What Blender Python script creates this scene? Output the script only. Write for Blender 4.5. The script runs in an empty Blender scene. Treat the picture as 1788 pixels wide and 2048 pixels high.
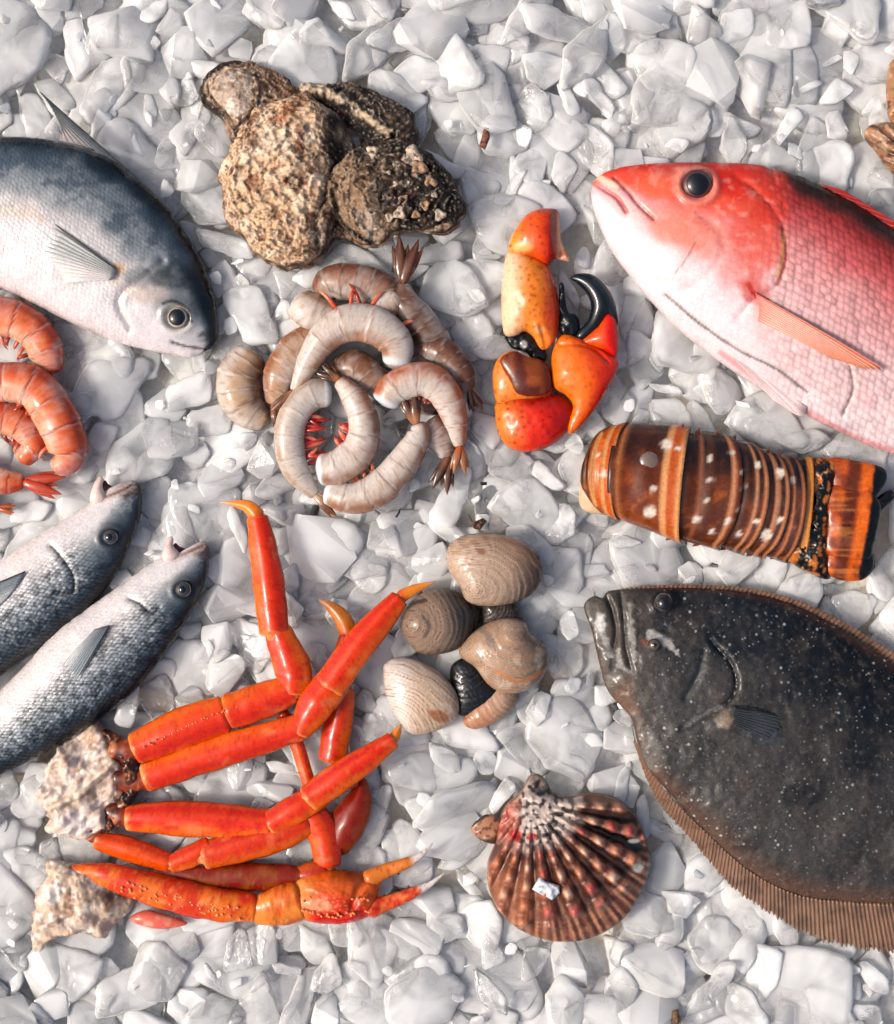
import bpy, bmesh, math, random
import numpy as np
from mathutils import Vector, Matrix, Euler
from mathutils.geometry import delaunay_2d_cdt
R = math.radians
random.seed(7); RNG = np.random.default_rng(11)
sc = bpy.context.scene
COL = sc.collection
# ---------------- camera: straight above the counter -----------------
S = 0.00035                      # metres per photograph pixel on the ice surface
CAM_H = 1.5
cam_d = bpy.data.cameras.new('camera'); cam = bpy.data.objects.new('camera', cam_d); COL.objects.link(cam)
cam.location = (0, 0, CAM_H); cam.rotation_euler = (0, 0, 0)
cam_d.sensor_fit = 'HORIZONTAL'; cam_d.sensor_width = 36; cam_d.lens = 36*CAM_H/(1788*S)
cam_d.clip_start = 0.05; cam_d.clip_end = 50
sc.camera = cam
# ---------------- daylight -------------------------------------------
SUN_EL, SUN_AZ = R(46), R(190)   # direction the light comes from (azimuth measured from +X, counter-clockwise)
world = bpy.data.worlds.new('World'); sc.world = world; world.use_nodes = True
wn = world.node_tree.nodes; wl = world.node_tree.links
sky = wn.new('ShaderNodeTexSky'); sky.sky_type = 'NISHITA'; sky.sun_disc = False
sky.sun_elevation = SUN_EL; sky.sun_rotation = R(90) - SUN_AZ
sky.air_density = 0.9; sky.dust_density = 7.0; sky.ozone_density = 0.5
wl.new(sky.outputs[0], wn['Background'].inputs[0]); wn['Background'].inputs[1].default_value = 0.15
sun_d = bpy.data.lights.new('sun', 'SUN'); sun = bpy.data.objects.new('sun', sun_d); COL.objects.link(sun)
sun_d.energy = 2.0; sun_d.angle = R(9); sun_d.color = (1, 0.97, 0.93)
dv = Vector((math.cos(SUN_AZ)*math.cos(SUN_EL), math.sin(SUN_AZ)*math.cos(SUN_EL), math.sin(SUN_EL)))
sun.rotation_euler = dv.to_track_quat('Z', 'Y').to_euler()
sc.view_settings.view_transform = 'Standard'; sc.view_settings.look = 'None'
sc.view_settings.exposure = 0.34; sc.view_settings.gamma = 1
sc.render.engine = 'CYCLES'
cy = sc.cycles
cy.use_denoising = True; cy.use_adaptive_sampling = True; cy.adaptive_threshold = 0.05; cy.max_bounces = 12; cy.transmission_bounces = 12; cy.transparent_max_bounces = 16
cy.diffuse_bounces = 8; cy.glossy_bounces = 3; cy.caustics_reflective = False; cy.caustics_refractive = True
cy.blur_glossy = 1.0; cy.sample_clamp_indirect = 8

# ---------------- numeric helpers ------------------------------------
def lin(c):
    c = np.asarray(c, float)/255.0
    return np.where(c <= 0.04045, c/12.92, ((c+0.055)/1.055)**2.4)
def hash3(ix, iy, iz, seed):
    h = (ix.astype(np.int64)*374761393 + iy.astype(np.int64)*668265263 + iz.astype(np.int64)*2147483647 + seed*1274126177) & 0xffffffff
    h = ((h ^ (h >> 13))*1274126177) & 0xffffffff
    h = (h ^ (h >> 16)) & 0xffffffff
    return h/4294967295.0
def vnoise(x, y, z=None, seed=0):
    x = np.asarray(x, float); y = np.asarray(y, float); z = np.zeros_like(x) if z is None else np.asarray(z, float)
    ix, iy, iz = np.floor(x), np.floor(y), np.floor(z)
    fx, fy, fz = x-ix, y-iy, z-iz
    fx = fx*fx*(3-2*fx); fy = fy*fy*(3-2*fy); fz = fz*fz*(3-2*fz)
    o = 0
    for a in (0, 1):
        for b in (0, 1):
            for c in (0, 1):
                o = o + hash3(ix+a, iy+b, iz+c, seed)*(fx if a else 1-fx)*(fy if b else 1-fy)*(fz if c else 1-fz)
    return o*2-1
def fbm(x, y, z=None, sc_=50., oct=4, seed=0, gain=0.5):
    x = np.asarray(x, float)/sc_; y = np.asarray(y, float)/sc_
    z = np.zeros_like(x) if z is None else np.asarray(z, float)/sc_
    o = 0; a = 1; t = 0
    for k in range(oct):
        o = o + a*vnoise(x, y, z, seed+k*17); t += a; a *= gain; x = x*2.03+3.1; y = y*2.03+1.7; z = z*2.03
    return o/t
def sstep(a, b, x):
    t = np.clip((np.asarray(x, float)-a)/(b-a+1e-12), 0, 1); return t*t*(3-2*t)
def cr(pts, n, closed=False):
    """Catmull-Rom through pts resampled to n even points."""
    P = np.asarray(pts, float); m = len(P)
    if closed: Q = np.vstack([P[-1], P, P[0], P[1]]); segs = m
    else: Q = np.vstack([2*P[0]-P[1], P, 2*P[-1]-P[-2]]); segs = m-1
    out = []
    for i in range(segs):
        p0, p1, p2, p3 = Q[i], Q[i+1], Q[i+2], Q[i+3]
        for t in np.linspace(0, 1, 16, endpoint=False):
            out.append(0.5*((2*p1)+(-p0+p2)*t+(2*p0-5*p1+4*p2-p3)*t*t+(-p0+3*p1-3*p2+p3)*t**3))
    out.append(P[0] if closed else P[-1]); out = np.array(out)
    d = np.r_[0, np.cumsum(np.linalg.norm(np.diff(out[:, :2], axis=0), axis=1))]
    s = np.linspace(0, d[-1], n+1)[:-1] if closed else np.linspace(0, d[-1], n)
    return np.stack([np.interp(s, d, out[:, k]) for k in range(out.shape[1])], 1)
def plen(P, closed=False):
    P = np.asarray(P, float)[:, :2]; d = np.diff(np.vstack([P, P[:1]]) if closed else P, axis=0)
    return np.linalg.norm(d, axis=1).sum()
def dist_poly(X, Y, pts):
    """distance to an open polyline, and parameter 0..1 along it, and signed side"""
    P = np.asarray(pts, float); best = np.full(X.shape, 1e9); tt = np.zeros_like(best); side = np.zeros_like(best)
    L = np.r_[0, np.cumsum(np.linalg.norm(np.diff(P, axis=0), axis=1))]
    for i in range(len(P)-1):
        a, b = P[i], P[i+1]; ab = b-a; l2 = (ab**2).sum()+1e-9
        t = np.clip(((X-a[0])*ab[0]+(Y-a[1])*ab[1])/l2, 0, 1)
        dx = X-a[0]-t*ab[0]; dy = Y-a[1]-t*ab[1]; d = np.hypot(dx, dy)
        m = d < best; best = np.where(m, d, best); tt = np.where(m, (L[i]+t*(L[i+1]-L[i]))/L[-1], tt)
        side = np.where(m, np.sign(ab[0]*dy-ab[1]*dx), side)
    return best, tt, side
def inside(X, Y, poly):
    P = np.asarray(poly, float); r = np.zeros(X.shape, bool); j = len(P)-1
    for i in range(len(P)):
        xi, yi, xj, yj = P[i, 0], P[i, 1], P[j, 0], P[j, 1]
        c = ((yi > Y) != (yj > Y)) & (X < (xj-xi)*(Y-yi)/(yj-yi+1e-12)+xi)
        r ^= c; j = i
    return r

# ---------------- placing: photograph pixels -> counter plane -------
# every thing is modelled in photograph pixels (x right, y down, z up) and scaled to metres about its own origin
class Frame:
    def __init__(s, cx, cy_, zm):
        s.c = (cx, cy_); k = (CAM_H-zm*S)/CAM_H; s.k = S*k
        s.loc = Vector(((cx-894)*S*k, (1024-cy_)*S*k, 0))
    def v(s, P):
        P = np.asarray(P, float); o = np.empty_like(P)
        o[:, 0] = (P[:, 0]-s.c[0])*s.k; o[:, 1] = -(P[:, 1]-s.c[1])*s.k; o[:, 2] = P[:, 2]*S
        return o
CATALOG = []       # (name, centre px) of the things, for naming the ice chunks by what they lie beside
FOOT = []          # outlines the ice chunks keep clear of: (polygon, rest height)
def mesh_from(name, V, F, col=None, uv=None, smooth=True):
    me = bpy.data.meshes.new(name)
    me.from_pydata([tuple(v) for v in V], [], [tuple(f) for f in F]); me.update()
    if smooth: me.polygons.foreach_set('use_smooth', [True]*len(me.polygons))
    if col is not None:
        a = me.color_attributes.new('Col', 'FLOAT_COLOR', 'POINT')
        c4 = np.ones((len(V), 4), np.float32); c4[:, :3] = np.clip(col, 0, 1)**1.14*0.67
        a.data.foreach_set('color', c4.ravel())
    if uv is not None:
        u = me.uv_layers.new(name='UVMap')
        li = np.empty(len(me.loops), np.int32); me.loops.foreach_get('vertex_index', li)
        u.data.foreach_set('uv', np.asarray(uv, np.float32)[li].ravel())
    return me
def obj(name, me, mat, parent=None, loc=None, label=None):
    o = bpy.data.objects.new(name, me); COL.objects.link(o)
    if mat is not None and len(me.materials) == 0: me.materials.append(mat)
    if parent is not None: o.parent = parent
    if loc is not None: o.location = loc
    if label: o['label'] = label
    return o
def thing(name, label, cat, cx, cy_, zm=0, group=None):
    o = bpy.data.objects.new(name, None); COL.objects.link(o); o.empty_display_size = 0.01
    fr = Frame(cx, cy_, zm); o.location = fr.loc
    o['label'] = label; o['category'] = cat
    if group: o['group'] = group
    CATALOG.append((name, cx, cy_))
    return o, fr

# ---------------- colour painting (pigment and some painted shade, in photograph pixels) ----
class Paint:
    def __init__(s, X, Y, Z=None):
        s.X = np.asarray(X, float); s.Y = np.asarray(Y, float); s.Z = np.zeros_like(s.X) if Z is None else np.asarray(Z, float)
        s.c = np.zeros((len(s.X), 3))
    def fill(s, c): s.c[:] = lin(c); return s
    def mix(s, c, m):
        m = (np.clip(m, 0, 1)*np.ones(len(s.X)))[:, None]; cc = lin(c); s.c = s.c*(1-m)+cc*m; return s
    def blob(s, x, y, rx, c, ry=None, a=1., soft=0.5, rot=0, wob=0.0, seed=0):
        ry = ry or rx; dx, dy = s.X-x, s.Y-y; t = R(rot)
        u = (dx*math.cos(t)+dy*math.sin(t))/rx; v = (-dx*math.sin(t)+dy*math.cos(t))/ry
        d = np.hypot(u, v)
        if wob: d = d + wob*fbm(s.X, s.Y, sc_=max(8, rx*0.6), oct=3, seed=seed)
        return s.mix(c, a*(1-sstep(1-soft, 1+soft*0.2, d)))
    def stroke(s, pts, w, c, a=1., soft=0.6, w2=None, smooth=True, wob=0, seed=3):
        pts = cr(pts, 24) if smooth and len(pts) > 2 else np.asarray(pts, float)
        d, t, _ = dist_poly(s.X, s.Y, pts)
        if wob: d = d + wob*vnoise(s.X/9, s.Y/9, seed=seed)
        ww = w if w2 is None else w+(w2-w)*t
        return s.mix(c, a*(1-sstep(ww*(1-soft), ww, d)))
    def noise(s, c, scale, lo, hi, a=1., seed=0, oct=4, sx=1, sy=1, rot=0):
        t = R(rot); u = (s.X*math.cos(t)+s.Y*math.sin(t))/sx; v = (-s.X*math.sin(t)+s.Y*math.cos(t))/sy
        n = fbm(u, v, s.Z, sc_=scale, oct=oct, seed=seed)*0.5+0.5
        return s.mix(c, a*sstep(lo, hi, n))
    def where(s, c, m): return s.mix(c, m)

# ---------------- materials -----------------------------------------
def new_mat(name):
    m = bpy.data.materials.new(name); m.use_nodes = True
    nt = m.node_tree; return m, nt, nt.nodes['Principled BSDF']
def skin_mat(name, rough=0.35, coat=0.3, spec=0.5, sss=0.0, fine=0.0, fine_scale=900, bump=0.2, bump_scale=600, bump_dist=0.0006,
             scales=None, scale_dark=0.4, coat_rough=0.15, rough_var=0.15, speck=None, metallic=0.0, stretch=None, base=None, trans=0, alpha=1):
    m, nt, b = new_mat(name); N, L = nt.nodes, nt.links
    if base is None:
        at = N.new('ShaderNodeAttribute'); at.attribute_name = 'Col'; csock = at.outputs['Color']
    else:
        rg = N.new('ShaderNodeRGB'); rg.outputs[0].default_value = (*lin(base), 1); csock = rg.outputs[0]
    tc = N.new('ShaderNodeTexCoord'); mp = N.new('ShaderNodeMapping'); L.new(tc.outputs['Object'], mp.inputs[0])
    if stretch: mp.inputs['Scale'].default_value = stretch[:3]; mp.inputs['Rotation'].default_value = (0, 0, stretch[3] if len(stretch) > 3 else 0)
    n1 = N.new('ShaderNodeTexNoise'); n1.inputs['Scale'].default_value = fine_scale; n1.inputs['Detail'].default_value = 4; L.new(mp.outputs[0], n1.inputs['Vector'])
    if fine:
        mr = N.new('ShaderNodeMapRange'); mr.inputs[1].default_value = 0.3; mr.inputs[2].default_value = 0.7
        mr.inputs[3].default_value = 1-fine; mr.inputs[4].default_value = 1+fine*0.6; L.new(n1.outputs[0], mr.inputs[0])
        vm = N.new('ShaderNodeVectorMath'); vm.operation = 'SCALE'; L.new(csock, vm.inputs[0]); L.new(mr.outputs[0], vm.inputs['Scale']); csock = vm.outputs[0]
    n2 = N.new('ShaderNodeTexNoise'); n2.inputs['Scale'].default_value = bump_scale; n2.inputs['Detail'].default_value = 5; L.new(mp.outputs[0], n2.inputs['Vector'])
    bp = N.new('ShaderNodeBump'); bp.inputs['Strength'].default_value = bump; bp.inputs['Distance'].default_value = bump_dist
    hs = n2.outputs[0]
    if scales:
        uv = N.new('ShaderNodeUVMap'); vo = N.new('ShaderNodeTexVoronoi'); vo.feature = 'F1'; vo.inputs['Scale'].default_value = scales
        vo.inputs['Randomness'].default_value = 0.34; L.new(uv.outputs[0], vo.inputs['Vector'])
        mr2 = N.new('ShaderNodeMapRange'); mr2.inputs[1].default_value = 0.25; mr2.inputs[2].default_value = 0.62
        L.new(vo.outputs['Distance'], mr2.inputs[0])
        at2 = N.new('ShaderNodeAttribute'); at2.attribute_name = 'ScaleMask'
        ms = N.new('ShaderNodeMath'); ms.operation = 'MULTIPLY'; L.new(mr2.outputs[0], ms.inputs[0]); L.new(at2.outputs['Fac'], ms.inputs[1])
        vs = N.new('ShaderNodeMapRange'); vs.inputs[3].default_value = 1.0; vs.inputs[4].default_value = 1-scale_dark; L.new(ms.outputs[0], vs.inputs[0])
        # each scale a little different
        sr = N.new('ShaderNodeSeparateColor'); L.new(vo.outputs['Color'], sr.inputs[0])
        m3 = N.new('ShaderNodeMath'); m3.operation = 'SUBTRACT'; m3.inputs[1].default_value = 0.5; L.new(sr.outputs[0], m3.inputs[0])
        m4 = N.new('ShaderNodeMath'); m4.operation = 'MULTIPLY'; L.new(m3.outputs[0], m4.inputs[0]); L.new(at2.outputs['Fac'], m4.inputs[1])
        m5 = N.new('ShaderNodeMath'); m5.operation = 'MULTIPLY_ADD'; L.new(m4.outputs[0], m5.inputs[0]); m5.inputs[1].default_value = scale_dark*0.9; L.new(vs.outputs[0], m5.inputs[2])
        vm2 = N.new('ShaderNodeVectorMath'); vm2.operation = 'SCALE'; L.new(csock, vm2.inputs[0]); L.new(m5.outputs[0], vm2.inputs['Scale']); csock = vm2.outputs[0]
        ad = N.new('ShaderNodeMath'); ad.operation = 'MULTIPLY_ADD'; L.new(ms.outputs[0], ad.inputs[0]); ad.inputs[1].default_value = -1.0; L.new(n2.outputs[0], ad.inputs[2]); hs = ad.outputs[0]
    if speck:
        for (ssc, th, colr, amt) in speck:
            v = N.new('ShaderNodeTexVoronoi'); v.inputs['Scale'].default_value = ssc; L.new(tc.outputs['Object'], v.inputs['Vector'])
            mr3 = N.new('ShaderNodeMapRange'); mr3.inputs[1].default_value = th*0.6; mr3.inputs[2].default_value = th; mr3.inputs[3].default_value = amt; mr3.inputs[4].default_value = 0
            L.new(v.outputs['Distance'], mr3.inputs[0])
            at3 = N.new('ShaderNodeAttribute'); at3.attribute_name = 'SpeckMask'
            mm = N.new('ShaderNodeMath'); mm.operation = 'MULTIPLY'; L.new(mr3.outputs[0], mm.inputs[0]); L.new(at3.outputs['Fac'], mm.inputs[1])
            mx = N.new('ShaderNodeMix'); mx.data_type = 'RGBA'; L.new(mm.outputs[0], mx.inputs[0]); L.new(csock, mx.inputs[6]); mx.inputs[7].default_value = (*lin(colr), 1); csock = mx.outputs[2]
    L.new(csock, b.inputs['Base Color']); L.new(hs, bp.inputs['Height']); L.new(bp.outputs[0], b.inputs['Normal'])
    if rough_var:
        mr4 = N.new('ShaderNodeMapRange'); mr4.inputs[1].default_value = 0.3; mr4.inputs[2].default_value = 0.7
        mr4.inputs[3].default_value = max(0.03, rough-rough_var); mr4.inputs[4].default_value = rough+rough_var
        n5 = N.new('ShaderNodeTexNoise'); n5.inputs['Scale'].default_value = 90; L.new(tc.outputs['Object'], n5.inputs['Vector'])
        L.new(n5.outputs[0], mr4.inputs[0]); L.new(mr4.outputs[0], b.inputs['Roughness'])
    else: b.inputs['Roughness'].default_value = rough
    b.inputs['Specular IOR Level'].default_value = spec*0.45; b.inputs['Coat Weight'].default_value = coat*(1 if coat > 0.9 else 0.45); b.inputs['Coat Roughness'].default_value = coat_rough
    b.inputs['Metallic'].default_value = metallic; b.inputs['Transmission Weight'].default_value = trans; b.inputs['Alpha'].default_value = alpha
    if sss:
        b.inputs['Subsurface Weight'].default_value = sss; b.inputs['Subsurface Radius'].default_value = (1, 0.5, 0.35); b.inputs['Subsurface Scale'].default_value = 0.006
    return m
def set_attr(me, name, vals):
    a = me.attributes.new(name, 'FLOAT', 'POINT'); a.data.foreach_set('value', np.asarray(vals, np.float32))

# ---------------- shape builders ------------------------------------
def inflate_grid(poly, cells=90, iters=None):
    P = np.asarray(poly, float); lo = P.min(0); hi = P.max(0); g = (hi-lo).max()/cells
    nx = int((hi[0]-lo[0])/g)+5; ny = int((hi[1]-lo[1])/g)+5
    xs = lo[0]-2*g+np.arange(nx)*g; ys = lo[1]-2*g+np.arange(ny)*g
    X, Y = np.meshgrid(xs, ys); M = inside(X, Y, P); u = np.zeros(X.shape)
    n = iters or int(1.2*min(nx, ny)**1.0*14)
    u[M] = 1
    par = (np.add.outer(np.arange(ny), np.arange(nx)) % 2).astype(bool)
    w = 1.85
    for k in range(max(80, n//3)):
        for pc in (par, ~par):
            r = np.zeros_like(u)
            r[1:-1, 1:-1] = (u[:-2, 1:-1]+u[2:, 1:-1]+u[1:-1, :-2]+u[1:-1, 2:]+g*g)/4-u[1:-1, 1:-1]
            u = np.where(pc & M, u+w*r, u)
    u = np.clip(u, 0, None)
    return xs, ys, g, u
def bil(xs, ys, g, u, X, Y):
    fx = np.clip((X-xs[0])/g, 0, len(xs)-1.001); fy = np.clip((Y-ys[0])/g, 0, len(ys)-1.001)
    ix = fx.astype(int); iy = fy.astype(int); fx -= ix; fy -= iy
    return u[iy, ix]*(1-fx)*(1-fy)+u[iy, ix+1]*fx*(1-fy)+u[iy+1, ix]*(1-fx)*fy+u[iy+1, ix+1]*fx*fy
def puff(name, fr, outline, H, zc=0., Hb=None, g=6., paint=None, disp=None, power=0.5, uvf=None, smooth_outline=True, mat=None, parent=None,
         norm=None, attrs=None, label=None, tilt=None, closed_n=None):
    """closed solid from an outline in photograph pixels, inflated to height H above and Hb below zc"""
    per = plen(outline, True); nb = closed_n or max(14, int(per/g))
    B = cr(outline, nb, True) if smooth_outline else np.asarray(outline, float)
    lo, hi = B.min(0), B.max(0)
    gx = np.arange(lo[0], hi[0]+g, g); gy = np.arange(lo[1], hi[1]+g, g*0.87)
    X, Y = np.meshgrid(gx, gy); X = X+(np.arange(len(gy)) % 2)[:, None]*g*0.5
    X = X.ravel(); Y = Y.ravel(); m = inside(X, Y, B); X, Y = X[m], Y[m]
    d, _, _ = dist_poly(X, Y, np.vstack([B, B[:1]])); m = d > g*0.55; X, Y = X[m], Y[m]
    # one extra ring close to the rim so that the edge rounds over
    nrm = np.roll(B, -1, 0)-np.roll(B, 1, 0); nrm = np.stack([nrm[:, 1], -nrm[:, 0]], 1); nrm /= np.linalg.norm(nrm, axis=1)[:, None]+1e-9
    area = 0.5*np.sum(B[:, 0]*np.roll(B[:, 1], -1)-np.roll(B[:, 0], -1)*B[:, 1]); 
    if area > 0: nrm = -nrm
    ring = B+nrm*g*0.28
    mr = inside(ring[:, 0], ring[:, 1], B); ring = ring[mr]
    pts = np.vstack([B, ring, np.stack([X, Y], 1)]); nB = len(B)
    out = delaunay_2d_cdt([Vector(p) for p in pts], [(i, (i+1) % nB) for i in range(nB)], [list(range(nB))], 1, 1e-5)
    V2 = np.array([[v.x, v.y] for v in out[0]]); T = [tuple(f) for f in out[2]]
    xs, ys, gg, u = inflate_grid(B)
    un = bil(xs, ys, gg, u, V2[:, 0], V2[:, 1]); um = norm or u.max()
    # boundary flags
    cnt = {}
    for f in T:
        for i in range(3):
            e = tuple(sorted((f[i], f[(i+1) % 3]))); cnt[e] = cnt.get(e, 0)+1
    bnd = np.zeros(len(V2), bool)
    for e, c in cnt.items():
        if c == 1: bnd[e[0]] = bnd[e[1]] = True
    un = np.where(bnd, 0, np.maximum(un, um*0.002)); h = np.clip(un/um, 0, 1.5)**power
    Hb = H*0.6 if Hb is None else Hb
    zt = zc+H*h; zb = zc-Hb*h
    if disp is not None:
        dz = disp(V2[:, 0], V2[:, 1], h); zt = zt+dz*sstep(0, 0.3, h)
    if tilt is not None:
        tz = tilt(V2[:, 0], V2[:, 1]); zt = zt+tz; zb = zb+tz
    n = len(V2); idx = np.full(n, -1); inn = np.where(~bnd)[0]; idx[inn] = n+np.arange(len(inn))
    idx[bnd] = np.where(bnd)[0]
    V = np.vstack([np.c_[V2, zt], np.c_[V2[inn], zb[inn]]])
    def ori(f):
        a, b, c = V2[f[0]], V2[f[1]], V2[f[2]]
        return (b[0]-a[0])*(c[1]-a[1])-(b[1]-a[1])*(c[0]-a[0])
    F = []
    for f in T:
        if ori(f) > 0: f = f[::-1]      # y points down in pixels
        F.append(f); g_ = tuple(int(idx[i]) for i in f[::-1])
        if len(set(g_)) == 3: F.append(g_)
    col = None
    if paint is not None:
        p = Paint(V[:, 0], V[:, 1], V[:, 2]); p.h = np.r_[h, h[inn]]; paint(p); col = p.c
    uv = None
    if uvf is not None: uv = uvf(V[:, 0], V[:, 1])
    me = mesh_from(name, fr.v(V), F, col, uv)
    if attrs:
        for k, fn in attrs.items(): set_attr(me, k, fn(V[:, 0], V[:, 1], np.r_[h, h[inn]]))
    return obj(name, me, mat, parent, label=label)
def tube(name, fr, path, radii, mat=None, parent=None, nr=14, n=None, flat=1.0, paint=None, ridge=None, zoff=0, cap=True, g=6, label=None, sup=1.0, uv=True, end_round=True):
    """swept tube. path rows (x,y,z) px, radii list; flat = vertical/horizontal ratio; ridge(t,ang)->radius factor; paint(p,t,ang)"""
    P = np.asarray(path, float)
    if P.shape[1] == 2: P = np.c_[P, np.zeros(len(P))]
    ctrl = np.c_[P, np.asarray(radii, float)]
    L = plen(P); n = n or max(6, int(L/g)); Q = cr(ctrl, n) if len(ctrl) > 2 else np.stack([np.linspace(ctrl[0, k], ctrl[1, k], n) for k in range(4)], 1)
    C = Q[:, :3].copy(); C[:, 2] += zoff; rr = np.maximum(Q[:, 3], 0.4)
    t = np.linspace(0, 1, n)
    if end_round:
        er = 0.8 if end_round is True else end_round; e0 = min(0.45, rr[0]*er/max(L, 1)); e1 = min(0.45, rr[-1]*er/max(L, 1))
        rr = rr*np.sqrt(np.clip(1-(1-np.clip(t/e0, 0, 1))**2, 0.06, 1))*np.sqrt(np.clip(1-(1-np.clip((1-t)/e1, 0, 1))**2, 0.06, 1))
    T = np.gradient(C, axis=0); T /= np.linalg.norm(T, axis=1)[:, None]+1e-9
    side = np.stack([-T[:, 1], T[:, 0], np.zeros(n)], 1); side /= np.linalg.norm(side, axis=1)[:, None]+1e-9
    up = np.cross(T, side); up = np.where(up[:, 2:3] < 0, -up, up)
    ang = np.linspace(0, 2*np.pi, nr, endpoint=False)
    TT, AA = np.meshgrid(t, ang, indexing='ij')
    rf = np.ones_like(TT) if ridge is None else ridge(TT, AA)
    ca, sa = np.cos(AA), np.sin(AA)
    ca = np.sign(ca)*np.abs(ca)**sup; sa = np.sign(sa)*np.abs(sa)**sup
    RR = rr[:, None]*rf
    V = C[:, None, :]+side[:, None, :]*(RR*ca)[..., None]+up[:, None, :]*(RR*sa*flat)[..., None]
    V = V.reshape(-1, 3)
    F = []
    for i in range(n-1):
        for j in range(nr):
            a = i*nr+j; b = i*nr+(j+1) % nr; F.append((a, b, b+nr, a+nr))
    ex = [C[0], C[-1]]; V = np.vstack([V, ex]); k0 = n*nr
    for j in range(nr):
        F.append((k0, (j+1) % nr, j)); F.append((k0+1, (n-1)*nr+j, (n-1)*nr+(j+1) % nr))
    # orientation test
    tq = np.r_[TT.ravel(), 0, 1]; aq = np.r_[AA.ravel(), 0, 0]
    col = None
    if paint is not None:
        p = Paint(V[:, 0], V[:, 1], V[:, 2]); paint(p, tq, aq); col = p.c
    uvv = np.stack([tq*L/1000, aq/6.283*rr.mean()*6.283/1000], 1) if uv else None
    W = fr.v(V)
    me = mesh_from(name, W, F, col, uvv)
    bm = bmesh.new(); bm.from_mesh(me); bmesh.ops.recalc_face_normals(bm, faces=bm.faces); bm.to_mesh(me); bm.free()
    return obj(name, me, mat, parent, label=label)
def ball(name, fr, x, y, z, r, mat, parent, rz=None, seg=20, paint=None, label=None):
    V = []; F = []; nr = seg; ns = seg//2; rz = rz or r
    for i in range(ns+1):
        a = math.pi*i/ns
        for j in range(nr):
            b = 2*math.pi*j/nr; V.append((x+r*math.sin(a)*math.cos(b), y-r*math.sin(a)*math.sin(b), z+rz*math.cos(a)))
    for i in range(ns):
        for j in range(nr):
            a = i*nr+j; b = i*nr+(j+1) % nr; F.append((a, a+nr, b+nr, b))
    V = np.array(V); col = None
    if paint: p = Paint(V[:, 0], V[:, 1], V[:, 2]); paint(p); col = p.c
    me = mesh_from(name, fr.v(V), F, col)
    bm = bmesh.new(); bm.from_mesh(me); bmesh.ops.remove_doubles(bm, verts=bm.verts, dist=1e-7); bm.to_mesh(me); bm.free()
    return obj(name, me, mat, parent, label=label)
# ================= shared seafood helpers ===========================
def hexuv(u, v):
    """staggered rows for the scales"""
    return np.stack([(u-v*0.577)/1000, v*1.155/1000], 1)
def groove(X, Y, pts, w, dep, smooth=True):
    P = cr(pts, 24) if smooth and len(pts) > 2 else np.asarray(pts, float)
    d, t, s = dist_poly(X, Y, P); return -dep*np.exp(-(d/w)**2)
def step_edge(X, Y, pts, w, dep):
    """a plate edge: raised on one side of the line, fading away from it"""
    P = cr(pts, 24) if len(pts) > 2 else np.asarray(pts, float)
    d, t, s = dist_poly(X, Y, P); e = sstep(0, 0.1, t)*(1-sstep(0.9, 1, t))
    return dep*np.exp(-d/w)*(s > 0)*e
def between(X, Y, A, B):
    a, _, _ = dist_poly(X, Y, cr(A, 40)); b, _, _ = dist_poly(X, Y, cr(B, 40)); return a/(a+b+1e-6)
def fan(name, fr, root, tip, z0, z1, nr, mat, parent, paint, th=3.0, per=4, nv=14, ray=1.6, ragged=0.0, curl=0., label=None):
    nu = nr*per+1; A = cr(root, nu); B = cr(tip, nu) if len(tip) > 1 else np.repeat(np.asarray(tip, float), nu, 0)
    u = np.linspace(0, 1, nu); v = np.linspace(0, 1, nv); U, Vv = np.meshgrid(u, v, indexing='ij')
    rp = np.cos(U*nr*2*np.pi)
    ext = 1+ragged*(0.5*rp+0.6*vnoise(U*nr*1.3, U*0, seed=9))*1.0
    X = A[:, 0][:, None]+(B[:, 0]-A[:, 0])[:, None]*Vv*ext; Y = A[:, 1][:, None]+(B[:, 1]-A[:, 1])[:, None]*Vv*ext
    Z = z0+(z1-z0)*Vv+curl*np.sin(Vv*np.pi)+ray*rp*(1-0.5*Vv)+fbm(X, Y, sc_=30, oct=2, seed=4)*2.5*Vv
    T = th*(1-0.65*Vv)*np.minimum(1, 0.25+8*np.minimum(U, 1-U))
    V = np.vstack([np.stack([X, Y, Z+T/2], -1).reshape(-1, 3), np.stack([X, Y, Z-T/2], -1).reshape(-1, 3)]); n = nu*nv
    F = []
    flip = ((A[-1]-A[0])[0]*(B[0]-A[0])[1]-(A[-1]-A[0])[1]*(B[0]-A[0])[0]) < 0
    for i in range(nu-1):
        for j in range(nv-1):
            a = i*nv+j; q = (a, a+nv, a+nv+1, a+1); q = q if flip else q[::-1]
            F.append(q); F.append(tuple(k+n for k in q[::-1]))
    rim = [i*nv for i in range(nu)]+[(nu-1)*nv+j for j in range(1, nv)]+[i*nv+nv-1 for i in range(nu-2, -1, -1)]+[j for j in range(nv-2, 0, -1)]
    for k in range(len(rim)):
        a, b = rim[k], rim[(k+1) % len(rim)]; q = (a, b, b+n, a+n); F.append(q if not flip else q[::-1])
    p = Paint(V[:, 0], V[:, 1], V[:, 2]); uu = np.r_[U.ravel(), U.ravel()]; vv = np.r_[Vv.ravel(), Vv.ravel()]; paint(p, uu, vv, np.r_[rp.ravel(), rp.ravel()])
    me = mesh_from(name, fr.v(V), F, p.c); return obj(name, me, mat, parent, label=label)
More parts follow.
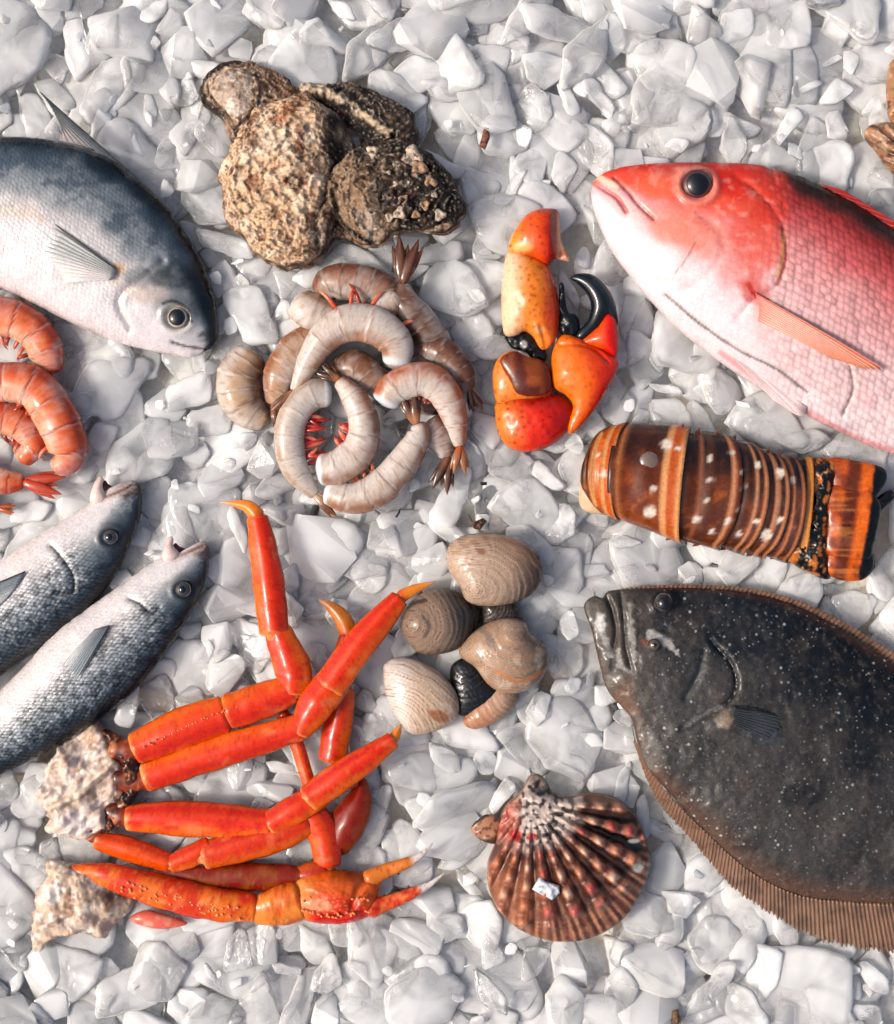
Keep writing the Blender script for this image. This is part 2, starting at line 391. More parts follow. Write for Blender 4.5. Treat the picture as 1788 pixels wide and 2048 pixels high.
def eye(fr, parent, x, y, z, r, ring, mat, rp, rz=None, pupil=(10, 12, 16), tiltx=0):
    def pt(p):
        p.fill(ring); d = np.hypot(p.X-x, p.Y-y); p.mix((60, 40, 35), sstep(r*0.82, r, d)*0.8); p.noise((120, 105, 95), r*0.5, 0.5, 0.8, a=0.4)
    e = ball('eye', fr, x, y, z, r, M_EYE, parent, rz=rz or r*0.5, paint=pt)
    def pp(p): p.fill(pupil)
    ball('pupil', fr, x+tiltx, y, z+(rz or r*0.5)*0.5, rp*1.12, M_EYE, e, rz=(rz or r*0.5)*0.58, paint=pp)
    return e
M_EYE = skin_mat('wet_eye', rough=0.08, coat=1.0, coat_rough=0.03, rough_var=0, bump=0)
M_SNAP = skin_mat('snapper_skin', rough=0.38, coat=0.35, coat_rough=0.22, fine=0.12, fine_scale=500, scales=74, scale_dark=0.34, bump=0.28, bump_scale=300, bump_dist=0.0008)
M_FIN = skin_mat('fin_membrane', rough=0.35, coat=0.3, fine=0.15, fine_scale=700, bump=0.3, bump_dist=0.0005, sss=0.15)
M_SILV = skin_mat('silver_skin', rough=0.3, coat=0.5, coat_rough=0.15, fine=0.16, fine_scale=650, scales=110, scale_dark=0.10, bump=0.25, bump_scale=350, bump_dist=0.0006, metallic=0.12)
M_BASS = skin_mat('bass_skin', rough=0.32, coat=0.4, coat_rough=0.18, fine=0.22, fine_scale=800, scales=118, scale_dark=0.6, bump=0.4, bump_scale=400, bump_dist=0.0008, metallic=0.1)
M_FLOU = skin_mat('flounder_skin', rough=0.36, coat=0.45, coat_rough=0.14, spec=0.35, fine=0.35, fine_scale=560, bump=0.45, bump_scale=700, bump_dist=0.0007,
                  speck=[(120, 0.15, (170, 178, 182), 0.42), (230, 0.2, (130, 128, 126), 0.4)])
M_FLESH = skin_mat('wet_flesh', rough=0.25, coat=0.6, coat_rough=0.1, sss=0.35, fine=0.08, bump=0.3, bump_dist=0.0006)

# ================= RED SNAPPER ======================================
def snapper():
    t, fr = thing('red_snapper', 'large red snapper with a big dark eye, lying with its head above the lobster tail', 'fish', 1540, 600, 45)
    top = [(1187, 368), (1195, 352), (1230, 334), (1300, 324), (1400, 320), (1500, 325), (1570, 340), (1650, 368), (1720, 408), (1790, 458), (1900, 548), (2010, 650), (2130, 760), (2250, 850)]
    bot = [(1187, 368), (1184, 388), (1192, 425), (1222, 492), (1265, 553), (1305, 600), (1355, 652), (1425, 708), (1500, 760), (1600, 820), (1700, 870), (1790, 907), (1900, 925), (2000, 915), (2120, 905), (2235, 915)]
    out = top+bot[::-1][:-1]
    mouth = [(1192, 366), (1212, 380), (1235, 398), (1252, 425)]; jaw = [(1230, 356), (1255, 385), (1275, 412), (1305, 442)]
    gill = [(1470, 355), (1520, 400), (1556, 460), (1562, 520), (1545, 575), (1500, 600), (1470, 640)]
    pre = [(1395, 430), (1440, 480), (1430, 530), (1385, 575), (1330, 600)]
    ven = [(1330, 590), (1400, 650), (1480, 705), (1550, 740), (1612, 785)]
    def dsp(X, Y, h):
        z = groove(X, Y, mouth, 4, 8)+groove(X, Y, jaw, 4, 6)+groove(X, Y, gill, 8, 3.5)+step_edge(X, Y, gill, 30, 3)+groove(X, Y, pre, 9, 2.5)+groove(X, Y, ven, 4, 4)
        z += groove(X, Y, [(1690, 735), (1698, 780), (1682, 830)], 4, 4)
        z += 7*np.exp(-((np.hypot(X-1392, Y-373)-38)/8)**2)-9*np.exp(-(np.hypot(X-1392, Y-373)/26)**4)
        return z+fbm(X, Y, sc_=70, oct=3, seed=3)*3
    def pnt(p):
        f = between(p.X, p.Y, top, bot); n = fbm(p.X, p.Y, sc_=60, oct=3, seed=8)*0.05; f = f+n
        p.fill((242, 208, 208))
        p.mix((242, 178, 176), 1-sstep(0.42, 0.72, f)); p.mix((222, 112, 112), 1-sstep(0.22, 0.46, f)); p.mix((190, 66, 64), 1-sstep(0.10, 0.28, f))
        bk = sstep(1500, 1620, p.X); p.mix((84, 44, 36), (1-sstep(0.03, 0.17, f))*bk); p.mix((48, 30, 26), (1-sstep(0.0, 0.09, f-0.02*bk))*bk)
        hd = 1-sstep(1500, 1580, p.X+fbm(p.X, p.Y, sc_=40, seed=2)*40)
        p.mix((236, 96, 72), hd*(1-sstep(0.28, 0.5, f))); p.mix((222, 52, 36), hd*(1-sstep(0.04, 0.24, f)))
        p.blob(1450, 370, 60, (222, 44, 26), 34, a=0.8, rot=35, wob=0.3); p.blob(1300, 370, 60, (243, 120, 84), 30, a=0.75, wob=0.4, seed=5, rot=10)
        p.blob(1250, 352, 46, (238, 92, 70), 20, a=0.8, wob=0.4, seed=9); p.blob(1350, 350, 36, (252, 176, 150), 20, a=0.5, wob=0.4)
        p.blob(1370, 470, 95, (243, 132, 106), 52, a=0.8, wob=0.45, seed=3, rot=20); p.blob(1490, 500, 78, (232, 92, 72), 95, a=0.8, wob=0.5, seed=7)
        p.blob(1535, 420, 40, (224, 70, 52), 60, a=0.7, wob=0.5, seed=12); p.blob(1330, 345, 30, (214, 60, 44), 16, a=0.5, wob=0.5, seed=6)
        p.mix((250, 196, 180), hd*0.3*sstep(0.05, 0.5, fbm(p.X, p.Y, sc_=14, oct=4, seed=21)))
        th = sstep(0.55, 0.82, f)*(1-sstep(1420, 1560, p.X)); p.mix((240, 226, 230), th); p.mix((236, 186, 184), sstep(0.1, 0.5, fbm(p.X, p.Y, sc_=40, oct=4, seed=44))*sstep(0.4, 0.6, f)*0.5)
        p.mix((242, 222, 224), sstep(0.8, 0.96, f)*0.8)
        p.stroke(mouth, 6, (186, 60, 60), 0.85); p.stroke(jaw, 4, (150, 50, 46), 0.8); p.stroke([(1196, 350), (1214, 362), (1232, 372)], 9, (250, 226, 200), 0.8)
        p.stroke([(1185, 378), (1198, 376), (1215, 392), (1246, 430)], 13, (244, 176, 176), 0.5); p.stroke(gill[2:5], 5, (190, 60, 50), 0.7)
        p.stroke([(1560, 470), (1556, 520), (1546, 560)], 4, (235, 190, 90), 0.6)
        p.stroke([(1385, 490), (1370, 520), (1345, 552)], 3.5, (120, 100, 90), 0.6, w2=1.5)
        p.blob(1392, 373, 47, (250, 178, 160), a=0.55, soft=0.3); p.stroke(ven, 3.6, (110, 112, 106), 0.85, wob=0.8)
        p.stroke([(1490, 575), (1500, 592), (1530, 606)], 8, (130, 18, 14), 0.95, w2=3); p.blob(1500, 590, 34, (214, 66, 50), a=0.7, wob=0.4)
        p.stroke([(1690, 735), (1698, 780), (1682, 830)], 3, (110, 90, 76), 0.8)
        p.stroke([(1745, 415), (1790, 455), (1860, 520)], 8, (215, 60, 52), 0.7); p.stroke([(1440, 705), (1560, 790), (1700, 868), (1800, 906)], 7, (226, 90, 90), 0.45)
    def uv(X, Y):
        a = R(30); u = (X-1500)*math.cos(a)+(Y-600)*math.sin(a); v = -(X-1500)*math.sin(a)+(Y-600)*math.cos(a)
        return hexuv(u+12*np.sin(v/90), v*0.9+8*np.sin(u/120))
    body = puff('body', fr, out, 92, 14, 46, g=3.7, paint=pnt, disp=dsp, uvf=uv, mat=M_SNAP, parent=t,
         attrs={'ScaleMask': lambda X, Y, h: np.clip(sstep(1500, 1590, X)*(1-0.45*sstep(0.5, 0.9, between(X, Y, top, bot)))+0.22*sstep(1300, 1400, X), 0, 1)})
    eye(fr, t, 1392, 373, 66, 33, (104, 40, 42), M_EYE, 22, rz=17)
    def pf(p, u, v, rp):
        p.fill((248, 188, 170)); p.mix((246, 156, 120), sstep(0.35, 1, v)); p.mix((244, 120, 100), (1-sstep(0.0, 0.18, u))*0.8); p.mix((252, 216, 200), sstep(0.2, 1, rp)*0.5); p.mix((240, 130, 120), (1-sstep(0.02, 0.12, v))*0.7)
    fan('pectoral_fin', fr, [(1502, 592), (1510, 618), (1508, 648)], [(1752, 742), (1722, 744), (1650, 722)], 102, 122, 11, M_FIN, t, pf, th=5, ragged=0.03, curl=8)
    fan('pelvic_fin', fr, [(1322, 582), (1350, 596), (1372, 620)], [(1618, 802), (1600, 832), (1545, 800)], 50, 48, 7, M_FIN, t, lambda p, u, v, rp: (p.fill((250, 226, 224)), p.mix((240, 170, 170), sstep(0, 1, rp)*0.4)), th=4, curl=6)
    fan('dorsal_fin', fr, [(1640, 366), (1760, 436), (1900, 548), (2040, 680)], [(1690, 380), (1800, 448), (1950, 545), (2080, 670)], 36, 40, 16, M_FIN, t, lambda p, u, v, rp: (p.fill((170, 50, 46)), p.mix((230, 120, 110), sstep(0, 1, rp)*0.5)), th=5, ragged=0.06)
    fan('tail_fin', fr, [(2240, 852), (2260, 880), (2235, 912)], [(2420, 820), (2370, 960), (2290, 1090)], 14, 8, 14, M_FIN, t, lambda p, u, v, rp: (p.fill((200, 70, 66)), p.mix((236, 140, 130), sstep(0, 1, rp)*0.5)), th=6)
    FOOT.append((np.array(out, float), 1))
snapper()

# ================= SILVER FISH ======================================
def silver_fish():
    t, fr = thing('silver_fish', 'silver fish with a dark blue back and one raised dorsal fin, above the orange prawns', 'fish', 180, 470, 40)
    top = [(404, 702), (425, 690), (434, 668), (433, 635), (424, 585), (402, 522), (362, 452), (318, 396), (266, 348), (215, 312), (120, 282), (20, 270), (-100, 272), (-240, 300), (-400, 350), (-520, 390)]
    bot = [(404, 702), (380, 712), (330, 706), (262, 692), (200, 672), (130, 640), (60, 604), (0, 575), (-100, 540), (-240, 500), (-400, 450), (-520, 425)]
    out = top+bot[::-1][:-1]
    gill = [(330, 525), (290, 560), (258, 580), (240, 610), (262, 660)]
    def dsp(X, Y, h):
        z = groove(X, Y, gill, 6, 6)+groove(X, Y, [(345, 684), (372, 692), (404, 696)], 4, 6)
        z += 5*np.exp(-((np.hypot(X-357, Y-637)-30)/7)**2)-7*np.exp(-(np.hypot(X-357, Y-637)/20)**4)
        return z+fbm(X, Y, sc_=60, oct=3, seed=5)*3
    def pnt(p):
        f = between(p.X, p.Y, top, bot)+fbm(p.X, p.Y, sc_=38, oct=4, seed=8)*0.07
        p.fill((240, 232, 232)); p.mix((214, 210, 208), 1-sstep(0.40, 0.66, f)); p.mix((160, 166, 170), 1-sstep(0.30, 0.46, f))
        p.noise((110, 122, 132), 26, 0.42, 0.68, a=0.55*1, seed=5) if False else None
        m = (1-sstep(0.26, 0.46, f)); n = fbm(p.X, p.Y, sc_=22, oct=5, seed=31)*0.5+0.5
        p.mix((104, 116, 126), m*sstep(0.4, 0.62, n)); p.mix((92, 106, 118), 1-sstep(0.14, 0.30, f)); p.mix((150, 158, 162), m*sstep(0.5, 0.75, fbm(p.X, p.Y, sc_=36, oct=5, seed=61)+0.5)*0.6); p.mix((44, 62, 76), 1-sstep(0.05, 0.17, f)); p.mix((12, 26, 36), 1-sstep(0.0, 0.10, f))
        n2 = fbm(p.X*0.6+p.Y*0.8, -p.X*0.8+p.Y*0.6, sc_=12, oct=3, seed=13); p.mix((196, 200, 202), (1-sstep(0.3, 0.5, f))*sstep(0.12, 0.3, f)*sstep(0.1, 0.5, n2)*0.5)
        p.mix((226, 196, 168), sstep(0.44, 0.54, f)*(1-sstep(0.56, 0.7, f))*sstep(0.0, 0.3, fbm(p.X, p.Y, sc_=60, seed=17))*0.45)
        hd = sstep(255, 300, p.X)*sstep(500, 560, p.Y); p.mix((18, 30, 40), hd*(1-sstep(0.16, 0.40, f))*0.95)
        p.blob(290, 560, 34, (120, 128, 130), 24, a=0.6, wob=0.6); p.blob(300, 590, 40, (216, 190, 172), 26, a=0.5, wob=0.5, seed=4); p.blob(330, 560, 36, (64, 66, 66), 22, a=0.6, wob=0.6, seed=2)
        p.blob(245, 543, 17, (238, 196, 156), 14, a=0.9, wob=0.3); p.blob(345, 628, 42, (90, 100, 104), 36, a=0.5, wob=0.3)
        p.blob(357, 637, 30, (226, 206, 184), a=0.6, soft=0.4); p.stroke([(330, 610), (350, 605), (378, 620), (385, 645)], 5, (40, 44, 46), 0.8)
        p.stroke([(345, 684), (372, 692), (404, 696)], 3.5, (92, 82, 76), 0.85); p.blob(412, 672, 20, (34, 40, 44), 14, a=0.8, wob=0.3); p.stroke([(355, 676), (385, 682), (405, 676)], 6, (210, 212, 214), 0.6)
        p.stroke(gill, 3, (120, 112, 106), 0.5); p.stroke([(0, 380), (80, 402), (140, 440)], 2, (180, 170, 165), 0.5)
        p.mix((250, 236, 236), sstep(0.72, 0.95, f)*0.7); p.stroke([(-60, 560), (60, 604), (130, 640), (200, 672)], 7, (186, 160, 140), 0.4)
    def uv(X, Y):
        a = R(38); u = (X)*math.cos(a)+(Y)*math.sin(a); v = -(X)*math.sin(a)+(Y)*math.cos(a); return hexuv(u+8*np.sin(v/60), v+6*np.sin(u/80))
    puff('body', fr, out, 82, 12, 44, g=3.9, paint=pnt, disp=dsp, uvf=uv, mat=M_SILV, parent=t, attrs={'ScaleMask': lambda X, Y, h: 1-sstep(250, 310, X)*sstep(480, 540, Y)})
    eye(fr, t, 357, 637, 58, 22, (206, 200, 190), M_EYE, 15.5, rz=13)
    def dp(p, u, v, rp):
        p.fill((96, 106, 114)); p.mix((200, 190, 184), sstep(0.3, 0.9, u)*(1-sstep(0.4, 0.8, v))*0.7); p.mix((20, 30, 38), 1-sstep(0.02, 0.2, u)); p.mix((50, 62, 70), sstep(0.65, 1, v)*0.8); p.mix((180, 184, 186), sstep(0.3, 1, rp)*0.25)
    fan('dorsal_fin', fr, [(262, 345), (226, 318), (178, 296), (120, 282)], [(80, 183), (88, 195), (104, 216), (128, 262)], 44, 52, 11, M_FIN, t, dp, th=5, ragged=0.02, curl=4)
    FOOT.append((np.array([(262, 345), (200, 240), (130, 190), (74, 176), (90, 215), (120, 262), (125, 290)], float), 1))
    def pp(p, u, v, rp):
        p.fill((190, 190, 188)); p.mix((236, 228, 224), sstep(0.3, 0.8, u)); p.mix((54, 46, 40), 1-sstep(0.02, 0.08, u)); p.mix((120, 128, 130), sstep(0.2, 1, rp)*0.4*sstep(0.3, 1, v)*(1-0.7*sstep(0.4, 1, u)))
    fan('pectoral_fin', fr, [(241, 544), (238, 556), (230, 566)], [(100, 440), (96, 492), (138, 572)], 92, 90, 12, M_FIN, t, pp, th=4, ragged=0.05, curl=6)
    fan('tail_fin', fr, [(-512, 388), (-520, 408), (-512, 428)], [(-640, 300), (-600, 420), (-650, 540)], 12, 8, 12, M_FIN, t, lambda p, u, v, rp: p.fill((90, 100, 110)), th=6)
    FOOT.append((np.array(out, float), 1))
silver_fish()

# ================= SEA BASS =========================================
def bass(dx, label, top, bot, eyep, jawup, mouthpts, gill, pec, cx, cy_, zz, seed):
    t, fr = thing('sea_bass', label, 'fish', cx, cy_, 36, group='two silver sea bass lying side by side')
    out = top+bot[::-1][:-1]
    ex, ey = eyep
    def dsp(X, Y, h):
        z = groove(X, Y, gill, 6, 6)+step_edge(X, Y, gill, 16, 3)
        z += 4*np.exp(-((np.hypot(X-ex, Y-ey)-22)/6)**2)-5*np.exp(-(np.hypot(X-ex, Y-ey)/15)**4)
        return z+fbm(X, Y, sc_=55, oct=3, seed=seed)*3
    def pnt(p):
        f = between(p.X, p.Y, top, bot)+fbm(p.X, p.Y, sc_=30, oct=4, seed=seed+3)*0.06
        p.fill((242, 236, 234)); p.mix((198, 202, 206), 1-sstep(0.42, 0.66, f)); p.mix((128, 140, 150), 1-sstep(0.28, 0.5, f)); p.mix((64, 80, 94), 1-sstep(0.12, 0.32, f)); p.mix((24, 34, 42), 1-sstep(0.02, 0.14, f))
        n = vnoise(p.X/4.2, p.Y/4.2, seed=seed+9); n1 = vnoise(p.X/7, p.Y/7, seed=seed+19)
        band = (1-sstep(0.5, 0.72, f)); body = 1-np.exp(-(np.hypot(p.X-ex, p.Y-ey)/70)**4)
        p.mix((220, 224, 226), band*body*sstep(0.05, 0.5, n)*sstep(0.08, 0.3, f)*0.75); p.mix((20, 28, 36), band*body*sstep(0.05, 0.5, -n1)*0.55*sstep(0.0, 0.2, f))
        p.mix((34, 42, 50), np.exp(-(np.hypot(p.X-ex-4, p.Y-ey+6)/46)**2)*0.75*(1-sstep(0.5, 0.62, f))); p.blob(jawup[0], jawup[1], 34, (118, 92, 80), 20, a=0.75, wob=0.4, rot=20)
        for s_, c in ((13, (228, 202, 192)), (4, (120, 92, 82))): p.stroke(mouthpts, s_, c, 0.8)
        p.stroke(gill, 3.5, (70, 66, 60), 0.8); p.mix((250, 240, 238), sstep(0.75, 0.95, f)*0.6)
    def uv(X, Y):
        a = R(128); u = (X)*math.cos(a)+(Y)*math.sin(a); v = -(X)*math.sin(a)+(Y)*math.cos(a); return hexuv(u+8*np.sin(v/60), v+6*np.sin(u/80))
    puff('body', fr, out, 66, zz, 40, g=3.5, paint=pnt, disp=dsp, uvf=uv, mat=M_BASS, parent=t,
         attrs={'ScaleMask': lambda X, Y, h: np.clip((1-0.85*sstep(0.5, 0.8, between(X, Y, top, bot)))*(1-np.exp(-(np.hypot(X-ex-10, Y-ey+20)/75)**4)), 0, 1)})
    eye(fr, t, ex, ey, zz+40, 17, (62, 70, 76), M_EYE, 9, rz=15)
    # gaping mouth: lower jaw, lips and dark inside
    lj = jawup[2]
    puff('lower_jaw', fr, lj, 15, zz+16, 12, g=3, paint=lambda p: (p.fill((238, 216, 208)), p.noise((206, 160, 150), 14, 0.5, 0.75, a=0.6, seed=3)), mat=M_FLESH, parent=t)
    puff('mouth_cavity', fr, jawup[3], 5, zz+6, 8, g=3, paint=lambda p: (p.fill((104, 44, 42)), p.noise((190, 120, 112), 12, 0.5, 0.7, a=0.6, seed=5)), mat=M_FLESH, parent=t)
    def pp(p, u, v, rp):
        p.fill((150, 160, 166)); p.mix((218, 218, 218), sstep(0.25, 0.85, u)); p.mix((44, 44, 44), 1-sstep(0.02, 0.12, u)); p.mix((110, 120, 126), sstep(0.2, 1, rp)*0.3)
    fan('pectoral_fin', fr, pec[0], pec[1], zz+66, zz+62, 10, M_FIN, t, pp, th=4, curl=5, ragged=0.04)
    a = np.array(top[-1], float); b = np.array(bot[-1], float); d = np.array([-0.72, 0.69])
    fan('tail_fin', fr, [tuple(a), tuple((a+b)/2), tuple(b)], [tuple(a+d*110+np.array([20, 40])), tuple((a+b)/2+d*80), tuple(b+d*110-np.array([40, 20]))], zz, zz-4, 12, M_FIN, t, lambda p, u, v, rp: p.fill((100, 108, 114)), th=5)
    FOOT.append((np.array(out, float), 1))
bass(0, 'silver sea bass with gaping mouth, the one of the pair nearer the orange prawns',
     [(262, 962), (279, 980), (278, 1028), (258, 1088), (232, 1142), (196, 1192), (150, 1240), (92, 1288), (40, 1322), (-30, 1372), (-130, 1440), (-250, 1510), (-330, 1552)],
     [(262, 962), (236, 966), (206, 982), (196, 992), (160, 1016), (112, 1046), (60, 1078), (0, 1122), (-90, 1200), (-180, 1300), (-280, 1420), (-350, 1500)],
     (222, 1074), (250, 978, [(178, 1002), (186, 968), (198, 952), (206, 958), (204, 974), (212, 996), (200, 1012)], [(196, 975), (206, 960), (214, 968), (232, 980), (216, 1000), (200, 996)]),
     [(262, 970), (236, 984), (204, 996)], [(105, 1092), (125, 1112), (150, 1150), (146, 1186), (118, 1180)], ([(60, 1140), (46, 1166), (22, 1196)], [(-60, 1190), (-70, 1236), (-60, 1262)]), 100, 1180, 10, 4)
bass(1, 'silver sea bass with gaping mouth, the one of the pair beside the crab legs',
     [(402, 1084), (416, 1100), (412, 1148), (390, 1205), (356, 1268), (314, 1328), (256, 1394), (196, 1440), (130, 1482), (60, 1522), (-20, 1560), (-120, 1612), (-230, 1670), (-300, 1712)],
     [(402, 1084), (376, 1094), (350, 1108), (334, 1108), (300, 1126), (250, 1162), (182, 1210), (112, 1262), (52, 1326), (0, 1378), (-90, 1460), (-200, 1560), (-320, 1660)],
     (368, 1178), (392, 1092, [(322, 1120), (330, 1086), (340, 1072), (346, 1078), (346, 1092), (358, 1108), (346, 1128)], [(340, 1100), (348, 1086), (356, 1092), (372, 1102), (358, 1118), (344, 1116)]),
     [(402, 1092), (376, 1104), (348, 1116)], [(262, 1198), (284, 1208), (306, 1226), (320, 1214)], ([(228, 1248), (216, 1250), (196, 1256)], [(160, 1366), (142, 1356), (138, 1318)]), 220, 1300, 12, 9)

# ================= FLOUNDER =========================================
def flounder():
    t, fr = thing('flounder', 'large dark brown flounder with pale specks, lying below the lobster tail', 'fish', 1560, 1520, 25)
    top = [(1172, 1204), (1190, 1192), (1206, 1196), (1222, 1182), (1300, 1176), (1400, 1176), (1500, 1186), (1590, 1210), (1680, 1256), (1788, 1328), (1900, 1420), (2010, 1520), (2100, 1580), (2220, 1600)]
    bot = [(1172, 1204), (1170, 1222), (1184, 1262), (1200, 1330), (1218, 1385), (1262, 1436), (1276, 1486), (1296, 1538), (1352, 1600), (1420, 1672), (1500, 1742), (1580, 1784), (1660, 1800), (1790, 1806), (1900, 1790), (2020, 1740), (2110, 1690), (2220, 1670)]
    out = top+bot[::-1][:-1]
    mouth = [(1212, 1190), (1224, 1220), (1232, 1262), (1226, 1300)]; lip = [(1240, 1186), (1246, 1230), (1250, 1290), (1262, 1340)]
    gill = [(1420, 1280), (1462, 1330), (1468, 1380), (1440, 1414), (1400, 1436), (1360, 1456)]; pre = [(1405, 1300), (1392, 1350), (1366, 1398)]
    def dsp(X, Y, h):
        z = groove(X, Y, mouth, 6, 9)+groove(X, Y, lip, 5, 6)+groove(X, Y, gill, 5, 7)+step_edge(X, Y, gill, 24, -5)+groove(X, Y, pre, 7, 5)
        z += 6*np.exp(-((np.hypot(X-1325, Y-1203)-22)/7)**2)+9*np.exp(-(np.hypot(X-1450, Y-1440)/22)**2)
        z += 5*np.exp(-(np.hypot((X-1320)/40, (Y-1290)/22))**2)
        return z+fbm(X, Y, sc_=60, oct=4, seed=13)*5+fbm(X, Y, sc_=12, oct=2, seed=14)*1.2
    def pnt(p):
        f = between(p.X, p.Y, top, bot); n = fbm(p.X, p.Y, sc_=90, oct=4, seed=4)
        p.fill((74, 72, 71)); p.mix((34, 40, 46), (1-sstep(0.25, 0.6, f+n*0.22))); p.mix((14, 20, 26), (1-sstep(0.05, 0.5, f+n*0.25))*sstep(1450, 1700, p.X)*0.85)
        p.noise((92, 82, 74), 40, 0.45, 0.8, a=0.4, seed=6); p.noise((36, 36, 38), 60, 0.45, 0.75, a=0.5, seed=16); p.noise((120, 110, 100), 7, 0.55, 0.8, a=0.4, seed=26)
        p.mix((116, 80, 58), sstep(0.88, 1.0, f)*0.6); p.mix((96, 62, 46), (1-sstep(0.0, 0.05, f))*0.6)
        hd = 1-sstep(1240, 1330, p.X); p.mix((104, 94, 84), hd*0.6); p.noise((160, 152, 142), 16, 0.56, 0.75, a=0.5, seed=36) if False else None
        for q in (mouth, lip, [(1200, 1240), (1216, 1290), (1222, 1340)], [(1268, 1196), (1276, 1250), (1270, 1300)]): p.stroke(q, 4, (30, 24, 22), 0.75, wob=2)
        for q in ([(1196, 1226), (1206, 1262), (1220, 1310)], [(1258, 1210), (1262, 1262), (1268, 1320)], [(1236, 1300), (1240, 1330), (1262, 1346)]): p.stroke(q, 7, (190, 186, 180), 0.6, wob=4)
        p.blob(1200, 1246, 12, (224, 222, 220), 24, a=0.8, wob=0.5); p.stroke([(1300, 1270), (1330, 1284), (1356, 1306)], 12, (200, 196, 190), 0.7, w2=5, wob=5); p.blob(1296, 1288, 20, (122, 66, 46), 9, a=0.8, wob=0.5, rot=20)
        p.stroke(pre, 6, (40, 52, 64), 0.7); p.stroke(gill[1:4], 4, (14, 18, 22), 0.8); p.stroke([(1440, 1410), (1400, 1430), (1368, 1450)], 5, (150, 150, 150), 0.6, wob=3)
        p.blob(1446, 1436, 18, (160, 142, 122), 22, a=0.7, wob=0.5); p.stroke([(1462, 1408), (1500, 1412), (1534, 1420)], 3.5, (12, 14, 18), 0.9); p.blob(1510, 1450, 60, (62, 76, 92), 32, a=0.55, wob=0.5, rot=35)
        p.blob(1250, 1400, 30, (136, 96, 70), 40, a=0.5, wob=0.5, seed=3); p.blob(1300, 1500, 30, (122, 120, 116), 46, a=0.5, wob=0.6, seed=5)
        p.blob(1590, 1590, 44, (28, 30, 34), 30, a=0.7, wob=0.5, seed=8); p.blob(1500, 1690, 36, (44, 36, 32), 26, a=0.5, wob=0.5, seed=9)
        p.blob(1278, 1530, 12, (60, 66, 74), 22, a=0.5)
    puff('body', fr, out, 48, 12, 26, g=3.9, paint=pnt, disp=dsp, mat=M_FLOU, parent=t, attrs={'SpeckMask': lambda X, Y, h: (sstep(1230, 1330, X)*0.9+0.1)*(0.35+0.9*sstep(-0.3, 0.4, fbm(X, Y, sc_=70, seed=41)))})
    eye(fr, t, 1325, 1205, 44, 20, (50, 56, 60), M_EYE, 13, rz=18)
    eye(fr, t, 1306, 1288, 50, 13, (96, 84, 74), M_EYE, 6, rz=11)
    def fp(p, u, v, rp):
        p.fill((136, 104, 84)); p.noise((84, 62, 52), 26, 0.45, 0.7, a=0.7, seed=5); p.mix((170, 138, 112), sstep(0.1, 0.9, rp)*0.4*(0.4+0.6*sstep(-0.3,0.4,fbm(p.X,p.Y,sc_=20,seed=77)))); p.mix((150, 120, 100), sstep(0.8, 1, v)*0.4)
    fan('anal_fin', fr, [(1270, 1478), (1330, 1580), (1420, 1672), (1500, 1742), (1580, 1784), (1660, 1800), (1790, 1806), (1900, 1790), (2020, 1740), (2110, 1690)],
        [(1268, 1486), (1312, 1596), (1392, 1690), (1468, 1776), (1560, 1840), (1655, 1884), (1800, 1905), (1940, 1886), (2060, 1820), (2150, 1740)], 16, 4, 120, M_FIN, t, fp, th=5, per=5, ray=1.1, ragged=0.10)
    fan('dorsal_fin', fr, [(1216, 1188), (1300, 1178), (1400, 1178), (1500, 1188), (1590, 1212), (1680, 1258), (1788, 1330), (1900, 1422), (2010, 1522), (2100, 1582)],
        [(1216, 1182), (1300, 1172), (1400, 1170), (1500, 1177), (1594, 1200), (1686, 1242), (1796, 1310), (1925, 1390), (2050, 1480), (2150, 1540)], 12, 12, 110, M_FIN, t, fp, th=5, per=5, ray=1.6, ragged=0.05)
    def pc(p, u, v, rp): p.fill((62, 66, 70)); p.mix((86, 90, 94), sstep(0.2, 1, rp)*0.4); p.mix((24, 26, 30), 1-sstep(0.0, 0.12, u))
    fan('pectoral_fin', fr, [(1462, 1410), (1458, 1424), (1462, 1444)], [(1546, 1424), (1556, 1446), (1528, 1478)], 60, 57, 9, M_FIN, t, pc, th=3, ragged=0.06)
    fan('pelvic_fin', fr, [(1262, 1440), (1268, 1470), (1276, 1496)], [(1276, 1500), (1288, 1530), (1296, 1548)], 8, 6, 5, M_FIN, t, pc, th=4)
    fan('tail_fin', fr, [(2216, 1602), (2226, 1636), (2216, 1668)], [(2330, 1560), (2350, 1640), (2330, 1720)], 10, 6, 12, M_FIN, t, fp, th=5)
    FOOT.append((np.array([(1172, 1204)]+[(1220, 1178), (1400, 1170), (1590, 1194), (1788, 1300), (2050, 1480), (2220, 1600), (2150, 1740), (1940, 1886), (1800, 1905), (1655, 1884), (1560, 1840), (1468, 1776), (1312, 1596), (1262, 1436), (1200, 1330)], float), 1))
flounder()
